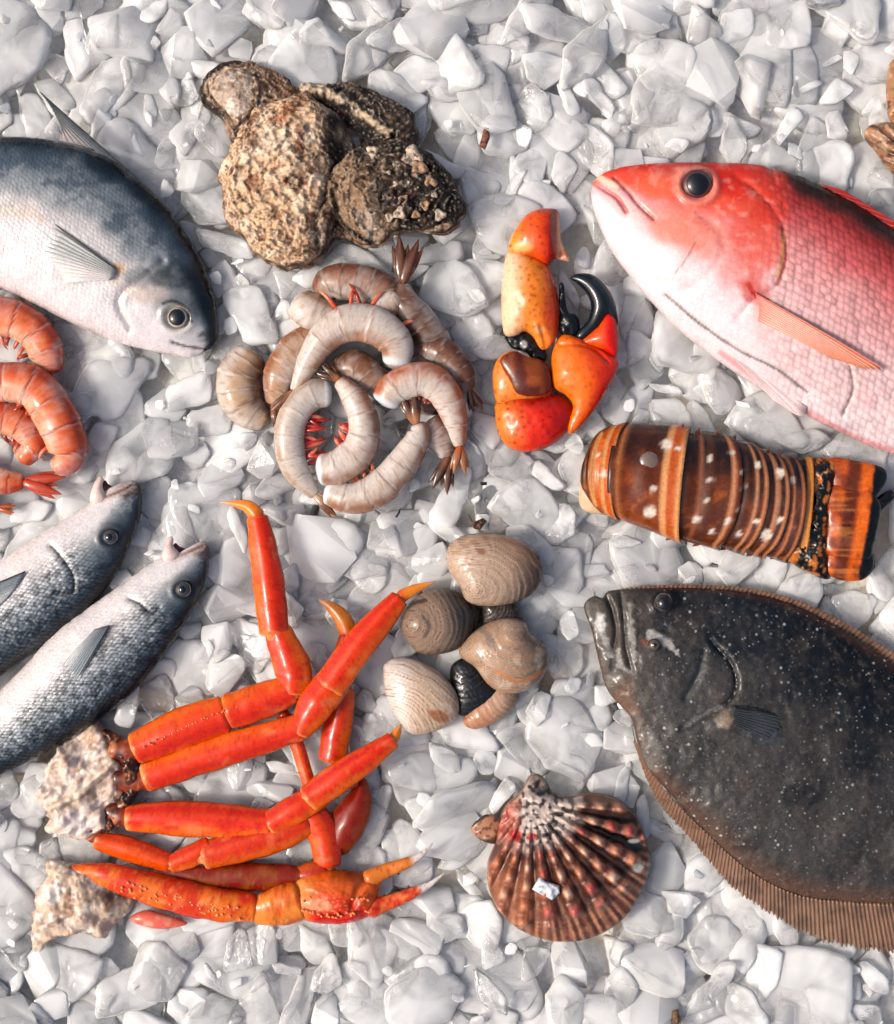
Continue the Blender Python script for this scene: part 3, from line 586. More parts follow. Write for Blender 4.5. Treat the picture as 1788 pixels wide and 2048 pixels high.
# ================= shellfish ========================================
M_SHELL = skin_mat('rough_shell', rough=0.6, coat=0.12, fine=0.45, fine_scale=420, bump=0.8, bump_scale=420, bump_dist=0.0016)
M_CLAM = skin_mat('clam_shell', rough=0.34, coat=0.6, fine=0.12, fine_scale=700, bump=0.2, bump_scale=500, bump_dist=0.0006)
M_CRAB = skin_mat('crab_shell', rough=0.3, coat=0.55, coat_rough=0.12, fine=0.14, fine_scale=520, bump=0.3, bump_scale=420, bump_dist=0.0006, sss=0.08)
M_CLAW = skin_mat('black_claw_tip', rough=0.22, coat=0.6, coat_rough=0.08, fine=0.1, bump=0.12)
M_LOB = skin_mat('lobster_shell', rough=0.3, coat=0.5, coat_rough=0.14, fine=0.25, fine_scale=450, bump=0.35, bump_scale=420, bump_dist=0.0006)
M_SHR = skin_mat('raw_shrimp_shell', rough=0.24, coat=0.7, coat_rough=0.08, fine=0.10, fine_scale=600, bump=0.25, bump_scale=500, bump_dist=0.0005, sss=0.45)
M_MEAT = skin_mat('crab_meat', rough=0.3, coat=0.45, coat_rough=0.12, sss=0.3, fine=0.12, bump=0.5, bump_scale=260, bump_dist=0.0014, stretch=(1, 0.22, 1, R(-38)))

# ---- oysters
def oyster(label, out, H, zc, seed, pnt, cx, cy_, dispx=None, extra=None, lay=9, rag=5, Hb=26):
    t, fr = thing('oyster', label, 'oyster', cx, cy_, zc+H*0.5, group='cluster of rough oysters')
    O = cr(out, 70, True); c = O.mean(0); a = np.arctan2(O[:, 1]-c[1], O[:, 0]-c[0]); r = 1+rag/100*(fbm(np.cos(a)*3, np.sin(a)*3, sc_=0.6, oct=3, seed=seed)*2); O = c+(O-c)*r[:, None]
    def dsp(X, Y, h):
        q = h*lay+fbm(X, Y, sc_=46, oct=3, seed=seed)*2.2; fr_ = q-np.floor(q)
        z = (fr_**3)*10-3+fbm(X, Y, sc_=34, oct=5, seed=seed+2, gain=0.62)*17+fbm(X, Y, sc_=8, oct=2, seed=seed+7)*4.5
        if dispx is not None: z = z+dispx(X, Y, h)
        return z
    def pn2(p):
        pnt(p); q = p.h*lay+fbm(p.X, p.Y, sc_=46, oct=3, seed=seed)*2.2; g_ = q-np.floor(q); k = sstep(-0.2, 0.3, fbm(p.X, p.Y, sc_=40, seed=seed+31))
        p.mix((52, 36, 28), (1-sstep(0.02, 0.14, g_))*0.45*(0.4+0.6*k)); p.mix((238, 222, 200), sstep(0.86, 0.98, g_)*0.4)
    puff('upper_valve', fr, O, H, zc, 3, g=3.4, paint=pn2, disp=dsp, power=0.42, mat=M_SHELL, parent=t, smooth_outline=False, closed_n=None)
    puff('lower_valve', fr, c+(O-c)*1.02+np.array([4, 4]), 2, zc-5, Hb, g=7, paint=lambda p: (p.fill((92, 70, 56)), p.noise((188, 160, 134), 16, 0.45, 0.7, seed=3)), mat=M_SHELL, parent=t, smooth_outline=False)
    if extra: extra(t, fr)
    FOOT.append((O, 1)); return t, fr
o1 = [(500, 218), (545, 192), (610, 186), (660, 206), (692, 248), (706, 300), (700, 345), (672, 385), (658, 430), (650, 480), (622, 516), (570, 520), (508, 496), (466, 452), (440, 392), (444, 325), (466, 268)]
def p1(p):
    p.fill((232, 196, 160)); p.noise((248, 224, 198), 30, 0.45, 0.68, seed=2); p.noise((132, 82, 50), 24, 0.55, 0.68, a=0.85, seed=5); p.noise((92, 56, 38), 11, 0.62, 0.72, a=0.8, seed=9); p.noise((246, 230, 210), 9, 0.62, 0.76, a=0.7, seed=15)
    p.blob(548, 288, 40, (240, 220, 198), 30, a=0.6, wob=0.5); p.blob(565, 238, 36, (178, 104, 56), 14, a=0.6, wob=0.6, rot=-20); p.blob(510, 370, 22, (150, 84, 46), 16, a=0.6, wob=0.5, rot=30)
    p.mix((52, 48, 46), sstep(640, 662, p.X-0.05*(p.Y-300)+fbm(p.X, p.Y, sc_=24, seed=3)*16)*(1-sstep(365, 400, p.Y))*sstep(205, 235, p.Y)*0.93)  # deep shadow of the right-hand hollow, painted as a dark patch
    p.stroke([(640, 500), (634, 440), (654, 390)], 9, (44, 34, 30), 0.8, wob=4); p.blob(598, 330, 20, (128, 108, 92), 14, a=0.5, wob=0.6)
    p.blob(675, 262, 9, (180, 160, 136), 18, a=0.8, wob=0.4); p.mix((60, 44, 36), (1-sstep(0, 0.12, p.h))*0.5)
def d1(X, Y, h): return -38*sstep(636, 690, X)*(1-sstep(370, 420, Y))+10*np.exp(-(np.hypot(X-625, Y-215)/40)**2)+groove(X, Y, [(636, 505), (630, 440), (652, 388)], 6, 14)
def e1(t, fr): pass
oyster('largest oyster, round and tan with brown stains, front of the cluster', o1, 62, 34, 3, p1, 560, 350, d1, e1, Hb=60, lay=12)
o2 = [(398, 196), (404, 158), (430, 130), (470, 119), (515, 124), (560, 146), (598, 180), (606, 226), (560, 268), (500, 290), (462, 280), (444, 236), (420, 214)]
def p2(p):
    p.fill((176, 146, 120)); p.noise((224, 200, 176), 18, 0.5, 0.7, seed=3); p.noise((96, 60, 42), 14, 0.52, 0.66, a=0.8, seed=6)
    p.stroke([(446, 232), (410, 205), (402, 165), (436, 132), (480, 121)], 11, (38, 26, 22), 0.95, wob=3); p.mix((112, 72, 50), sstep(520, 560, p.X)*0.55)
    p.stroke([(512, 150), (522, 185), (508, 225), (470, 260)], 6, (44, 32, 28), 0.8, wob=2)
def e2(t, fr):
    puff('attached_shell', fr, [(420, 178), (440, 150), (475, 138), (505, 152), (517, 186), (506, 222), (478, 246), (448, 220), (430, 200)], 22, 40, 6, g=3.4, mat=M_SHELL, parent=t,
         paint=lambda p: (p.fill((200, 178, 158)), p.noise((232, 220, 206), 14, 0.45, 0.7, seed=3), p.noise((120, 80, 58), 12, 0.58, 0.72, a=0.8, seed=8)), disp=lambda X, Y, h: fbm(X, Y, sc_=14, oct=3, seed=3)*4)
oyster('small oyster with a pale round shell grown on it, top left of the cluster', o2, 34, 14, 7, p2, 500, 190, extra=e2)
o3 = [(594, 176), (606, 160), (650, 168), (700, 160), (760, 184), (812, 214), (834, 262), (826, 292), (790, 296), (740, 280), (690, 246), (640, 214)]
def p3(p):
    p.fill((112, 94, 80)); p.noise((50, 44, 42), 30, 0.42, 0.6, seed=4, sx=3, sy=0.5, rot=30); p.noise((176, 154, 132), 20, 0.56, 0.72, seed=8, sx=3.5, sy=0.5, rot=30, a=0.8)
    p.blob(610, 172, 24, (226, 204, 180), 14, a=0.9, wob=0.4); p.stroke([(620, 176), (670, 190), (720, 226), (776, 268)], 11, (222, 198, 170), 0.95, wob=6)
    p.stroke([(640, 210), (690, 236), (740, 274)], 14, (34, 34, 36), 0.95, wob=3); p.stroke([(700, 190), (760, 212), (810, 250)], 7, (60, 50, 44), 0.7, wob=3)
def d3(X, Y, h): return 9*np.exp(-(dist_poly(X, Y, [(620, 176), (670, 190), (720, 226), (776, 268)])[0]/9)**2)+groove(X, Y, [(640, 214), (690, 242), (745, 284)], 16, 16)
oyster('long dark oyster with layered edges, top right of the cluster', o3, 36, 16, 11, p3, 720, 225, d3, lay=6)
o4 = [(656, 352), (690, 304), (740, 276), (800, 270), (856, 296), (896, 344), (918, 392), (914, 438), (880, 462), (830, 458), (790, 462), (768, 480), (742, 490), (704, 474), (668, 432), (652, 392)]
def p4(p):
    p.fill((66, 54, 47)); p.noise((24, 25, 28), 34, 0.45, 0.62, seed=5); p.noise((164, 140, 116), 13, 0.56, 0.7, seed=9, a=0.8)
    lf = 1-sstep(715, 770, p.X+0.35*(p.Y-380)*-1+fbm(p.X, p.Y, sc_=30, seed=2)*26); p.mix((178, 148, 120), lf*0.85); p.noise((120, 82, 58), 16, 0.54, 0.7, seed=19, a=0.5); p.mix((28, 32, 34), sstep(820, 880, p.X)*0.6*sstep(330, 380, p.Y))
    p.stroke([(664, 380), (676, 430), (710, 466), (745, 484)], 7, (40, 32, 28), 0.85, wob=3); p.blob(738, 446, 22, (206, 190, 174), 40, a=0.6, wob=0.5, rot=-30); p.stroke([(790, 464), (850, 462), (900, 448)], 6, (190, 160, 134), 0.8, wob=3)
BARN = [(824, 316, 22), (838, 338, 17), (784, 372, 15), (746, 304, 13), (806, 402, 11), (776, 352, 9), (800, 428, 13), (860, 366, 14), (880, 430, 12), (780, 436, 9), (850, 412, 10), (795, 330, 9), (868, 390, 8), (832, 430, 9), (762, 398, 9), (812, 368, 8)]
def e4(t, fr):
    for k, (x, y, r) in enumerate(BARN):
        a = np.linspace(0, 2*np.pi, 9, endpoint=False)+k; rr = r*(1+0.25*np.sin(a*3+k))
        z = 52+46*max(0, 1-((x-785)/150)**2-((y-380)/120)**2)**0.42-8
        puff('barnacle', fr, np.stack([x+rr*np.cos(a), y+rr*np.sin(a)], 1), 12 if r > 12 else 8, z, 8, g=3.2, mat=M_SHELL, parent=t,
             paint=lambda p, k=k: (p.fill([(226, 206, 184), (196, 160, 128), (206, 190, 172)][k % 3]), p.noise((110, 84, 66), 7, 0.5, 0.7, a=0.7, seed=k)), disp=lambda X, Y, h, x=x, y=y, r=r: -9*np.exp(-(np.hypot(X-x, Y-y)/(r*0.4))**2)+fbm(X, Y, sc_=8, oct=2, seed=5)*4)
oyster('dark oyster crusted with pale barnacles, bottom right of the cluster', o4, 46, 52, 17, p4, 785, 380, lambda X, Y, h: groove(X, Y, [(668, 386), (682, 432), (712, 462), (750, 484)], 6, 14)-10*sstep(0.2, 0.7, fbm(X, Y, sc_=26, seed=3)+0.4), e4, Hb=70)
o5 = [(618, 470), (640, 425), (662, 440), (700, 452), (728, 470), (744, 488), (712, 484), (668, 474), (650, 500), (622, 520)]
oyster('thin striped oyster edge showing beneath the two front oysters', o5, 20, 6, 23, lambda p: (p.fill((150, 122, 100)), p.noise((226, 204, 180), 10, 0.5, 0.65, sx=3, sy=0.6, rot=-60), p.noise((50, 38, 34), 9, 0.55, 0.66, seed=6, sx=3, sy=0.6, rot=-60)), 668, 478, rag=0)

# ---- clams
def clam(label, out, umbo, H, zc, pnt, nring=16, asp=(1, 1), rot=0, dz=0.7, Hb=34, tiltv=None):
    c = np.array(out, float).mean(0); t, fr = thing('clam', label, 'clam', c[0], c[1], zc+H*0.4, group='pile of hard clams')
    mx = max(np.hypot(*(np.array(q)-umbo)) for q in out)
    def D(X, Y):
        a = R(rot); u = ((X-umbo[0])*math.cos(a)+(Y-umbo[1])*math.sin(a))/asp[0]; v = (-(X-umbo[0])*math.sin(a)+(Y-umbo[1])*math.cos(a))/asp[1]; return np.hypot(u, v)/mx+fbm(X, Y, sc_=30, oct=2, seed=5)*0.015
    def dsp(X, Y, h):
        d = D(X, Y); s = (d*nring*2) % 1; return (s**2)*dz*1.6+((d*nring*0.5+0.3*vnoise(d*20, d*0, seed=4)) % 1)**4*1.4+H*0.22*np.exp(-(d*mx/34)**2)
    def pn(p): p.D = D(p.X, p.Y); pnt(p)
    puff('upper_valve', fr, out, H, zc, 2, g=3.0, paint=pn, disp=dsp, power=0.5, mat=M_CLAM, parent=t, tilt=tiltv)
    puff('lower_valve', fr, c+(np.array(out, float)-c)*0.985, 1, zc-3, Hb, g=6, paint=pn, power=0.5, mat=M_CLAM, parent=t, tilt=tiltv)
    FOOT.append((cr(out, 40, True), 1))
def rings(p, n, c, a, ph=0, w=0.5):
    s = (p.D*n+ph+0.5*vnoise(p.X/30, p.Y/30, seed=3)) % 1; k = 0.35+0.65*sstep(-0.4, 0.4, vnoise(p.D*n*0.7, p.D*0, seed=n)); p.mix(c, a*k*sstep(1-w, 0.85, s)*(1-sstep(0.9, 1, s)))
def c1(p):
    p.fill((196, 170, 148)); q = p.X*0.8-p.Y*0.5; p.mix((158, 122, 96), sstep(180, 330, q)*0.75); p.mix((62, 54, 52), sstep(1010, 1080, p.X+0.4*(p.Y-1130))*0.9); rings(p, 30, (126, 94, 74), 0.85); rings(p, 13, (228, 208, 190), 0.35, 0.3); p.stroke([(905, 1108), (960, 1080), (1030, 1090), (1075, 1130)], 5, (176, 140, 110), 0.6)  # tan shell and rings; the shaded right end is painted in
    p.blob(962, 1104, 12, (146, 96, 66), 8, a=0.7, wob=0.3)
def c2(p):
    p.fill((160, 134, 114)); p.mix((78, 72, 70), sstep(0.35, 0.75, p.D)*0.75); p.mix((46, 48, 52), sstep(880, 930, p.X-0.2*(p.Y-1250))*0.9); rings(p, 30, (70, 52, 44), 0.85); rings(p, 14, (196, 172, 150), 0.35, 0.4); p.stroke([(815, 1215), (828, 1206), (850, 1200)], 6, (60, 40, 32), 0.8)  # dark mix over x paints the shaded right side into the shell
    p.stroke([(846, 1232), (858, 1250), (850, 1270)], 5, (70, 70, 72), 0.6)
def c3(p):
    p.fill((212, 186, 160)); p.mix((238, 230, 226), (1-sstep(790, 850, p.X))*0.7); rings(p, 22, (160, 112, 80), 0.85); rings(p, 9, (240, 228, 218), 0.45, 0.5); p.blob(880, 1432, 30, (166, 104, 66), 12, a=0.8, rot=20, wob=0.4); p.mix((104, 84, 72), sstep(0.0, 1, (p.X-0.75*(p.Y-1315)-845)/40)*0.55)  # lighter left and darker upper right: lit and shaded sides painted in
def c4(p):
    p.fill((180, 152, 130)); p.mix((120, 108, 100), sstep(1010, 1085, p.X)*0.9); p.noise((226, 208, 188), 24, 0.5, 0.7, a=0.5); rings(p, 28, (112, 86, 70), 0.85); rings(p, 6, (206, 150, 104), 0.3, 0.2); p.stroke([(990, 1340), (1040, 1362), (1090, 1340)], 7, (196, 132, 82), 0.7, wob=2); p.stroke([(960, 1258), (975, 1270), (985, 1290)], 9, (110, 108, 106), 0.5, wob=3)  # shade on the right side is painted into the shell colour
def c5(p): p.fill((206, 174, 150)); p.mix((190, 120, 78), sstep(0.2, 0.8, p.D)*0.6); rings(p, 12, (120, 84, 64), 0.5); p.mix((90, 74, 66), sstep(985, 1040, p.X)*0.7)  # darker right end is painted shade
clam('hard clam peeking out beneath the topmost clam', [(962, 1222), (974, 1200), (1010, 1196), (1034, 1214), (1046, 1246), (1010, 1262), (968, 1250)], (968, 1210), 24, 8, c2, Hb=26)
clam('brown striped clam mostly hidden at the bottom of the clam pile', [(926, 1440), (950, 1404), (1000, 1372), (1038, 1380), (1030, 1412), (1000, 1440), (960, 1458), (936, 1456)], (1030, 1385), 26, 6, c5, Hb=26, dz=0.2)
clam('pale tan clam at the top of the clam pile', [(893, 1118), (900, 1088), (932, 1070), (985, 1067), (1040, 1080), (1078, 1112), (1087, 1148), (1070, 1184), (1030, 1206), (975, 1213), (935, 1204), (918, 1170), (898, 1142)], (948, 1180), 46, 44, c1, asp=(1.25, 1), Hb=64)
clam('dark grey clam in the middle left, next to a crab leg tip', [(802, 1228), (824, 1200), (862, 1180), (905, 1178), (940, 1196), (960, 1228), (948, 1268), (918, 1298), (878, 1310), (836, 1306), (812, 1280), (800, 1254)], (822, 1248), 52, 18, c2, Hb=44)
clam('blackish clam in deep shadow between the cream clam and the humped clam', [(900, 1340), (920, 1318), (950, 1320), (990, 1362), (1006, 1392), (984, 1412), (940, 1432), (916, 1428), (906, 1390)], (930, 1330), 26, 8, lambda p: (p.fill((30, 34, 38)), rings(p, 12, (74, 66, 60), 0.5)), Hb=26)  # near-black fill paints the deep shadow into this clam's colour
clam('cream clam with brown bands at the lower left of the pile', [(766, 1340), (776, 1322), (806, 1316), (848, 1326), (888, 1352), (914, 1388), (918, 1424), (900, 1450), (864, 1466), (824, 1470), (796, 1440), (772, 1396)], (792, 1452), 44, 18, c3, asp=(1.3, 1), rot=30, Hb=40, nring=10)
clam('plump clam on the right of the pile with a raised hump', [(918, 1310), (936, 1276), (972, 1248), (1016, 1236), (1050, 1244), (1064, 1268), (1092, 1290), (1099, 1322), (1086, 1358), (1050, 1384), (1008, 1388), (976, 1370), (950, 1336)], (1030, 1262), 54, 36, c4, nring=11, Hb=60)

# ---- scallop
def scallop():
    t, fr = thing('scallop', 'ribbed red brown scallop shell with knobbly ribs, left of the flounder', 'scallop', 1140, 1720, 30)
    U = np.array([1062., 1600.])
    out = [(1040, 1590), (1066, 1552), (1092, 1562), (1110, 1594), (1140, 1596), (1180, 1588), (1232, 1598), (1266, 1626), (1288, 1666), (1296, 1700), (1302, 1722), (1290, 1770), (1262, 1822), (1222, 1858), (1170, 1880), (1110, 1884), (1046, 1864), (1002, 1826), (980, 1782), (976, 1730), (990, 1690), (998, 1650), (1014, 1612)]
    NR = 11.
    def pol(X, Y):
        dx, dy = X-U[0], Y-U[1]; return np.hypot(dx, dy), np.degrees(np.arctan2(dy, dx))
    def rib(X, Y): r, a = pol(X, Y); ph = (a+22)/(142)*NR; return r, a, ph
    def dsp(X, Y, h):
        r, a, ph = rib(X, Y); c = 0.5+0.5*np.cos(ph*2*np.pi); kn = 0.5+0.5*np.sin(r/6.2+np.floor(ph+0.5)*2.1)
        fad = sstep(30, 80, r)*(1-sstep(236, 276, r+0*a))
        z = c**0.8*10*fad+c*kn*15*fad*sstep(60, 110, r)
        z += np.sin(ph*2*np.pi*5)*0.9*(1-fad*0.4)*sstep(60, 200, r)+((r/9) % 1)**3*1.6*sstep(220, 250, r)
        z += (1-sstep(60, 120, r))*fbm(X, Y, sc_=9, oct=2, seed=4)*4
        return z
    def pnt(p):
        r, a, ph = rib(p.X, p.Y); c = 0.5+0.5*np.cos(ph*2*np.pi+0.4*vnoise(r/20, ph*0, seed=3)); ri = np.floor(ph+0.5)
        kn = 0.5+0.5*np.sin(r/6.2+ri*2.1); mid = sstep(70, 110, r)*(1-sstep(228, 262, r))
        p.fill((132, 84, 66)); p.noise((190, 130, 100), 16, 0.45, 0.7, seed=3); p.noise((108, 52, 44), 20, 0.5, 0.7, seed=7, a=0.7)
        dark = (1-sstep(0.34, 0.74, c+0.35*(kn-0.5)))*mid; dk = 0.55+0.45*vnoise(r/34+ri*3, ri*1.7, seed=8)
        p.mix((16, 14, 18), dark*np.clip(0.75+0.3*dk, 0, 1)*(0.55+0.45*sstep(20, 60, 90-a)))
        cr_ = sstep(0.55, 0.85, c)*mid; v = hash3(ri.astype(int), np.floor(r/51+ri*0.4).astype(int), np.zeros_like(ri).astype(int), 5)
        p.mix((232, 168, 138), cr_*0.85); p.mix((198, 76, 86), cr_*(v > 0.6)*0.85*kn); p.mix((240, 204, 176), cr_*(v < 0.4)*kn*0.9); p.mix((206, 104, 52), cr_*((v > 0.35) & (v < 0.46))*0.7); p.mix((96, 50, 44), cr_*(1-kn)**1.3*0.95)
        um = (1-sstep(78, 112, r+fbm(p.X, p.Y, sc_=20, seed=2)*20)); p.mix((216, 200, 190), um*0.9); w = vnoise(p.X/6.5, p.Y/6.5, seed=6); p.mix((44, 30, 30), um*sstep(0.05, 0.3, w)*0.9)
        p.mix((206, 110, 84), um*(1-sstep(1020, 1050, p.X))*0.75); p.blob(1030, 1666, 16, (178, 30, 32), 12, a=0.85); p.blob(1062, 1668, 12, (190, 40, 36), 10, a=0.8)
        p.mix((60, 36, 30), um*(1-sstep(1560, 1598, p.Y))*sstep(1052, 1062, p.X)*0.6); p.mix((42, 40, 42), np.exp(-(np.hypot((p.X-1088)/30, (p.Y-1582)/11))**2)*0.95)
        edge = sstep(222, 256, r); fine = 0.5+0.5*np.sin(ph*2*np.pi*3.5); p.mix((92, 52, 40), edge*sstep(0.4, 0.9, fine)*0.75); p.mix((206, 158, 126), edge*sstep(0.5, 0.9, 1-fine)*0.5)
        lower = sstep(68, 100, a)*sstep(110, 170, r); p.mix((196, 128, 92), lower*0.4)
        p.blob(1272, 1692, 16, (38, 48, 60), 11, a=0.95); p.blob(1274, 1730, 15, (206, 204, 198), 14, a=0.9, wob=0.3); p.blob(1266, 1678, 14, (226, 216, 208), 6, a=0.8)
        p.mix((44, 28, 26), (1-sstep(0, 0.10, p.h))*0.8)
        up = (1-sstep(-2, 14, a))*sstep(90, 130, r); p.mix((150, 108, 86), up*0.7)
    puff('upper_valve', fr, out, 52, 20, 3, g=2.6, paint=pnt, disp=dsp, power=0.46, mat=M_CLAM, parent=t)
    puff('lower_valve', fr, np.array([1140, 1724.])+(np.array(out)-np.array([1140, 1724.]))*1.008, 1, 15, 34, g=7, paint=lambda p: p.fill((170, 130, 104)), mat=M_CLAM, parent=t)
    puff('hinge_ear', fr, [(944, 1652), (972, 1630), (1000, 1640), (1006, 1664), (994, 1688), (966, 1684), (946, 1668)], 12, 22, 8, g=2.6, mat=M_CLAM, parent=t,
         paint=lambda p: (p.fill((190, 140, 108)), p.noise((120, 66, 46), 8, 0.5, 0.65), p.mix((50, 36, 32), sstep(1670, 1682, p.Y)*0.8), p.stroke([(944, 1652), (974, 1630)], 4, (50, 34, 30), 0.9)), disp=lambda X, Y, h: np.sin((X*0.5+Y)/4)*1.5)
    FOOT.append((cr(out, 50, True), 1))
    t2, f2 = thing('ice_chip', 'small clear ice chip resting on the middle of the scallop', 'ice chip', 1093, 1776, 80)
    puff('chip_body', f2, [(1064, 1778), (1078, 1752), (1092, 1762), (1118, 1770), (1120, 1786), (1104, 1800), (1084, 1790)], 12, 84, 8, g=3, mat=M_MEAT, parent=t2, paint=lambda p: (p.fill((236, 240, 244)), p.noise((170, 176, 186), 10, 0.55, 0.7)), disp=lambda X, Y, h: fbm(X, Y, sc_=10, oct=2)*6, smooth_outline=False)
scallop()
def edge_shell():
    t, fr = thing('sea_shell', 'brown ribbed shell cut off by the right edge, above the snapper', 'shell', 1790, 235, 20)
    def pn(p): p.fill((176, 132, 100)); p.noise((226, 192, 156), 14, 0.5, 0.7, seed=3); p.noise((92, 56, 42), 12, 0.52, 0.68, seed=8, a=0.85)
    def rb(ux, uy, k): return lambda X, Y, h: np.sin(np.arctan2(Y-uy, X-ux)*k)*3.2+fbm(X, Y, sc_=12, oct=2)*3
    puff('upper_valve', fr, [(1780, 128), (1806, 112), (1850, 130), (1880, 190), (1860, 240), (1810, 256), (1782, 240), (1774, 190)], 34, 10, 26, g=3.2, paint=pn, disp=rb(1860, 250, 30), mat=M_CLAM, parent=t)
    puff('lower_valve', fr, [(1730, 264), (1744, 248), (1778, 244), (1830, 256), (1856, 300), (1840, 346), (1800, 352), (1774, 334), (1752, 302), (1734, 282)], 32, 14, 26, g=3, paint=lambda p: (pn(p), p.mix((74, 46, 38), sstep(0.2, 0.8, np.sin(np.arctan2(p.Y-360, p.X-1850)*34))*0.6)), disp=rb(1850, 360, 34), mat=M_CLAM, parent=t)
    FOOT.append((np.array([(1730, 264), (1775, 235), (1775, 128), (1806, 112), (1880, 190), (1856, 346), (1774, 334)], float), 1))
edge_shell()
# ================= STONE CRAB CLAWS =================================
def dots(p, scale, c, a, m=1.0, seed=0, th=0.62):
    """scattered pigment dots"""
    cx, cy_ = np.floor(p.X/scale), np.floor(p.Y/scale); best = np.full(p.X.shape, 9.)
    for i in (-1, 0, 1):
        for j in (-1, 0, 1):
            gx, gy = cx+i, cy_+j; rx = hash3(gx, gy, gx*0, seed)*0.8+0.1; ry = hash3(gx, gy, gx*0, seed+5)*0.8+0.1; rr = 0.13+0.16*hash3(gx, gy, gx*0, seed+9)
            best = np.minimum(best, np.hypot(p.X/scale-gx-rx, p.Y/scale-gy-ry)/rr)
    p.mix(c, a*(1-sstep(0.6, 1.15, best))*m)
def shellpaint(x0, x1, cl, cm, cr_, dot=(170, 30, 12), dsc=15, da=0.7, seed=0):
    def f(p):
        q = p.X+fbm(p.X, p.Y, sc_=40, seed=3)*14; m = (x0+x1)/2; p.fill(cl); p.mix(cm, sstep(x0, m, q)); p.mix(cr_, sstep(m, x1, q)); dots(p, dsc, dot, da, seed=seed)  # shell colours left to right, with the lit and dark flanks painted in
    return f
def stone_claws():
    t, fr = thing('stone_crab_claw', 'orange stone crab claw standing upright with pale lit left flank and dark pincer tips below', 'crab claw', 1060, 560, 40, group='two stone crab claws')
    A = [(1078, 416), (1114, 417), (1120, 440), (1124, 480), (1141, 520), (1112, 516), (1094, 530), (1062, 514), (1020, 508), (1020, 478), (1038, 446), (1056, 426)]
    B = [(1018, 502), (1062, 510), (1096, 530), (1110, 560), (1121, 620), (1117, 664), (1104, 690), (1084, 698), (1066, 672), (1050, 662), (1030, 671), (1008, 664), (1003, 600), (1007, 540)]
    Cc = [(1006, 668), (1030, 662), (1054, 656), (1074, 676), (1094, 702), (1090, 722), (1068, 720), (1056, 706), (1042, 700), (1024, 694), (1014, 680)]
    puff('fixed_finger', fr, Cc, 14, 10, 14, g=3.2, paint=lambda p: (p.fill((24, 30, 34)), p.blob(1048, 688, 8, (200, 196, 196), 10, a=0.8, wob=0.4)), mat=M_CLAW, parent=t, disp=lambda X, Y, h: fbm(X, Y, sc_=12, oct=2)*5)
    puff('palm', fr, B, 48, 22, 36, g=3.2, mat=M_CRAB, parent=t, disp=lambda X, Y, h: 8*np.exp(-(np.hypot(X-1075, Y-660)/12)**2)+groove(X, Y, [(1080, 655), (1090, 680), (1092, 700)], 5, 7)+fbm(X, Y, sc_=24, oct=2)*2,
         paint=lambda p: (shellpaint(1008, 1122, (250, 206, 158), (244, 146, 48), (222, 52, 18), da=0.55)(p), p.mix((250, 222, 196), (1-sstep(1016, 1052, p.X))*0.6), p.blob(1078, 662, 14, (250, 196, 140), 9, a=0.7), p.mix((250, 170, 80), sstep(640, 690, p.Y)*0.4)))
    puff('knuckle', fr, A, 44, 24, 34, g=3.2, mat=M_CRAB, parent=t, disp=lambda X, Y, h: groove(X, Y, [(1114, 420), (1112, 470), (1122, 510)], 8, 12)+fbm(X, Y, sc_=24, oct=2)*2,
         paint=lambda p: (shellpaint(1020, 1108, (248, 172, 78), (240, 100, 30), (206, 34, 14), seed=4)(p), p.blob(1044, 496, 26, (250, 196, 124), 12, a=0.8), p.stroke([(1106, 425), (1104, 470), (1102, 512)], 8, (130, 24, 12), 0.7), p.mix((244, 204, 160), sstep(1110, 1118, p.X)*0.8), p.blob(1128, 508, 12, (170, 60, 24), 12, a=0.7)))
    FOOT.append((np.array([(1078, 416), (1114, 417), (1124, 480), (1141, 520), (1105, 530), (1121, 620), (1117, 664), (1094, 722), (1030, 700), (1003, 660), (1007, 500), (1038, 446)], float), 1))
    t, fr = thing('stone_crab_claw', 'red orange stone crab claw with an open black pincer, left of the snapper belly', 'crab claw', 1110, 760, 40, group='two stone crab claws')
    D = [(1128, 668), (1160, 676), (1188, 688), (1230, 712), (1236, 738), (1204, 798), (1166, 848), (1140, 868), (1137, 850), (1146, 812), (1132, 790), (1108, 772), (1103, 722), (1110, 690)]
    E = [(1156, 690), (1196, 652), (1214, 626), (1230, 636), (1237, 668), (1236, 702), (1228, 714), (1204, 700), (1180, 692)]
    Fb = [(1141, 555), (1160, 546), (1188, 550), (1214, 574), (1230, 604), (1236, 650), (1216, 630), (1202, 652), (1168, 680), (1152, 674), (1158, 660), (1176, 640), (1182, 612), (1174, 588), (1156, 568)]
    G = [(1120, 566), (1128, 568), (1131, 596), (1137, 622), (1152, 628), (1160, 642), (1158, 664), (1140, 676), (1122, 668), (1116, 640), (1118, 600)]
    K = [(994, 800), (1035, 794), (1085, 790), (1122, 788), (1148, 812), (1146, 836), (1134, 866), (1104, 890), (1060, 903), (1020, 895), (998, 868), (991, 832)]
    Lw = [(987, 738), (1000, 712), (1024, 700), (1056, 712), (1086, 720), (1104, 742), (1108, 782), (1090, 798), (1040, 800), (1010, 806), (994, 804), (986, 772)]
    In = [(1000, 722), (1016, 706), (1036, 704), (1056, 716), (1088, 726), (1100, 748), (1100, 780), (1074, 792), (1036, 788), (1018, 760)]
    puff('fixed_finger', fr, G, 14, 30, 12, g=3, paint=lambda p: p.fill((22, 28, 32)), mat=M_CLAW, parent=t, disp=lambda X, Y, h: fbm(X, Y, sc_=12, oct=2)*4)
    puff('movable_finger', fr, E, 26, 36, 24, g=3, mat=M_CRAB, parent=t, paint=lambda p: (p.fill((240, 96, 30)), p.mix((232, 24, 10), sstep(1196, 1220, p.X)), dots(p, 14, (180, 30, 14), 0.4)))
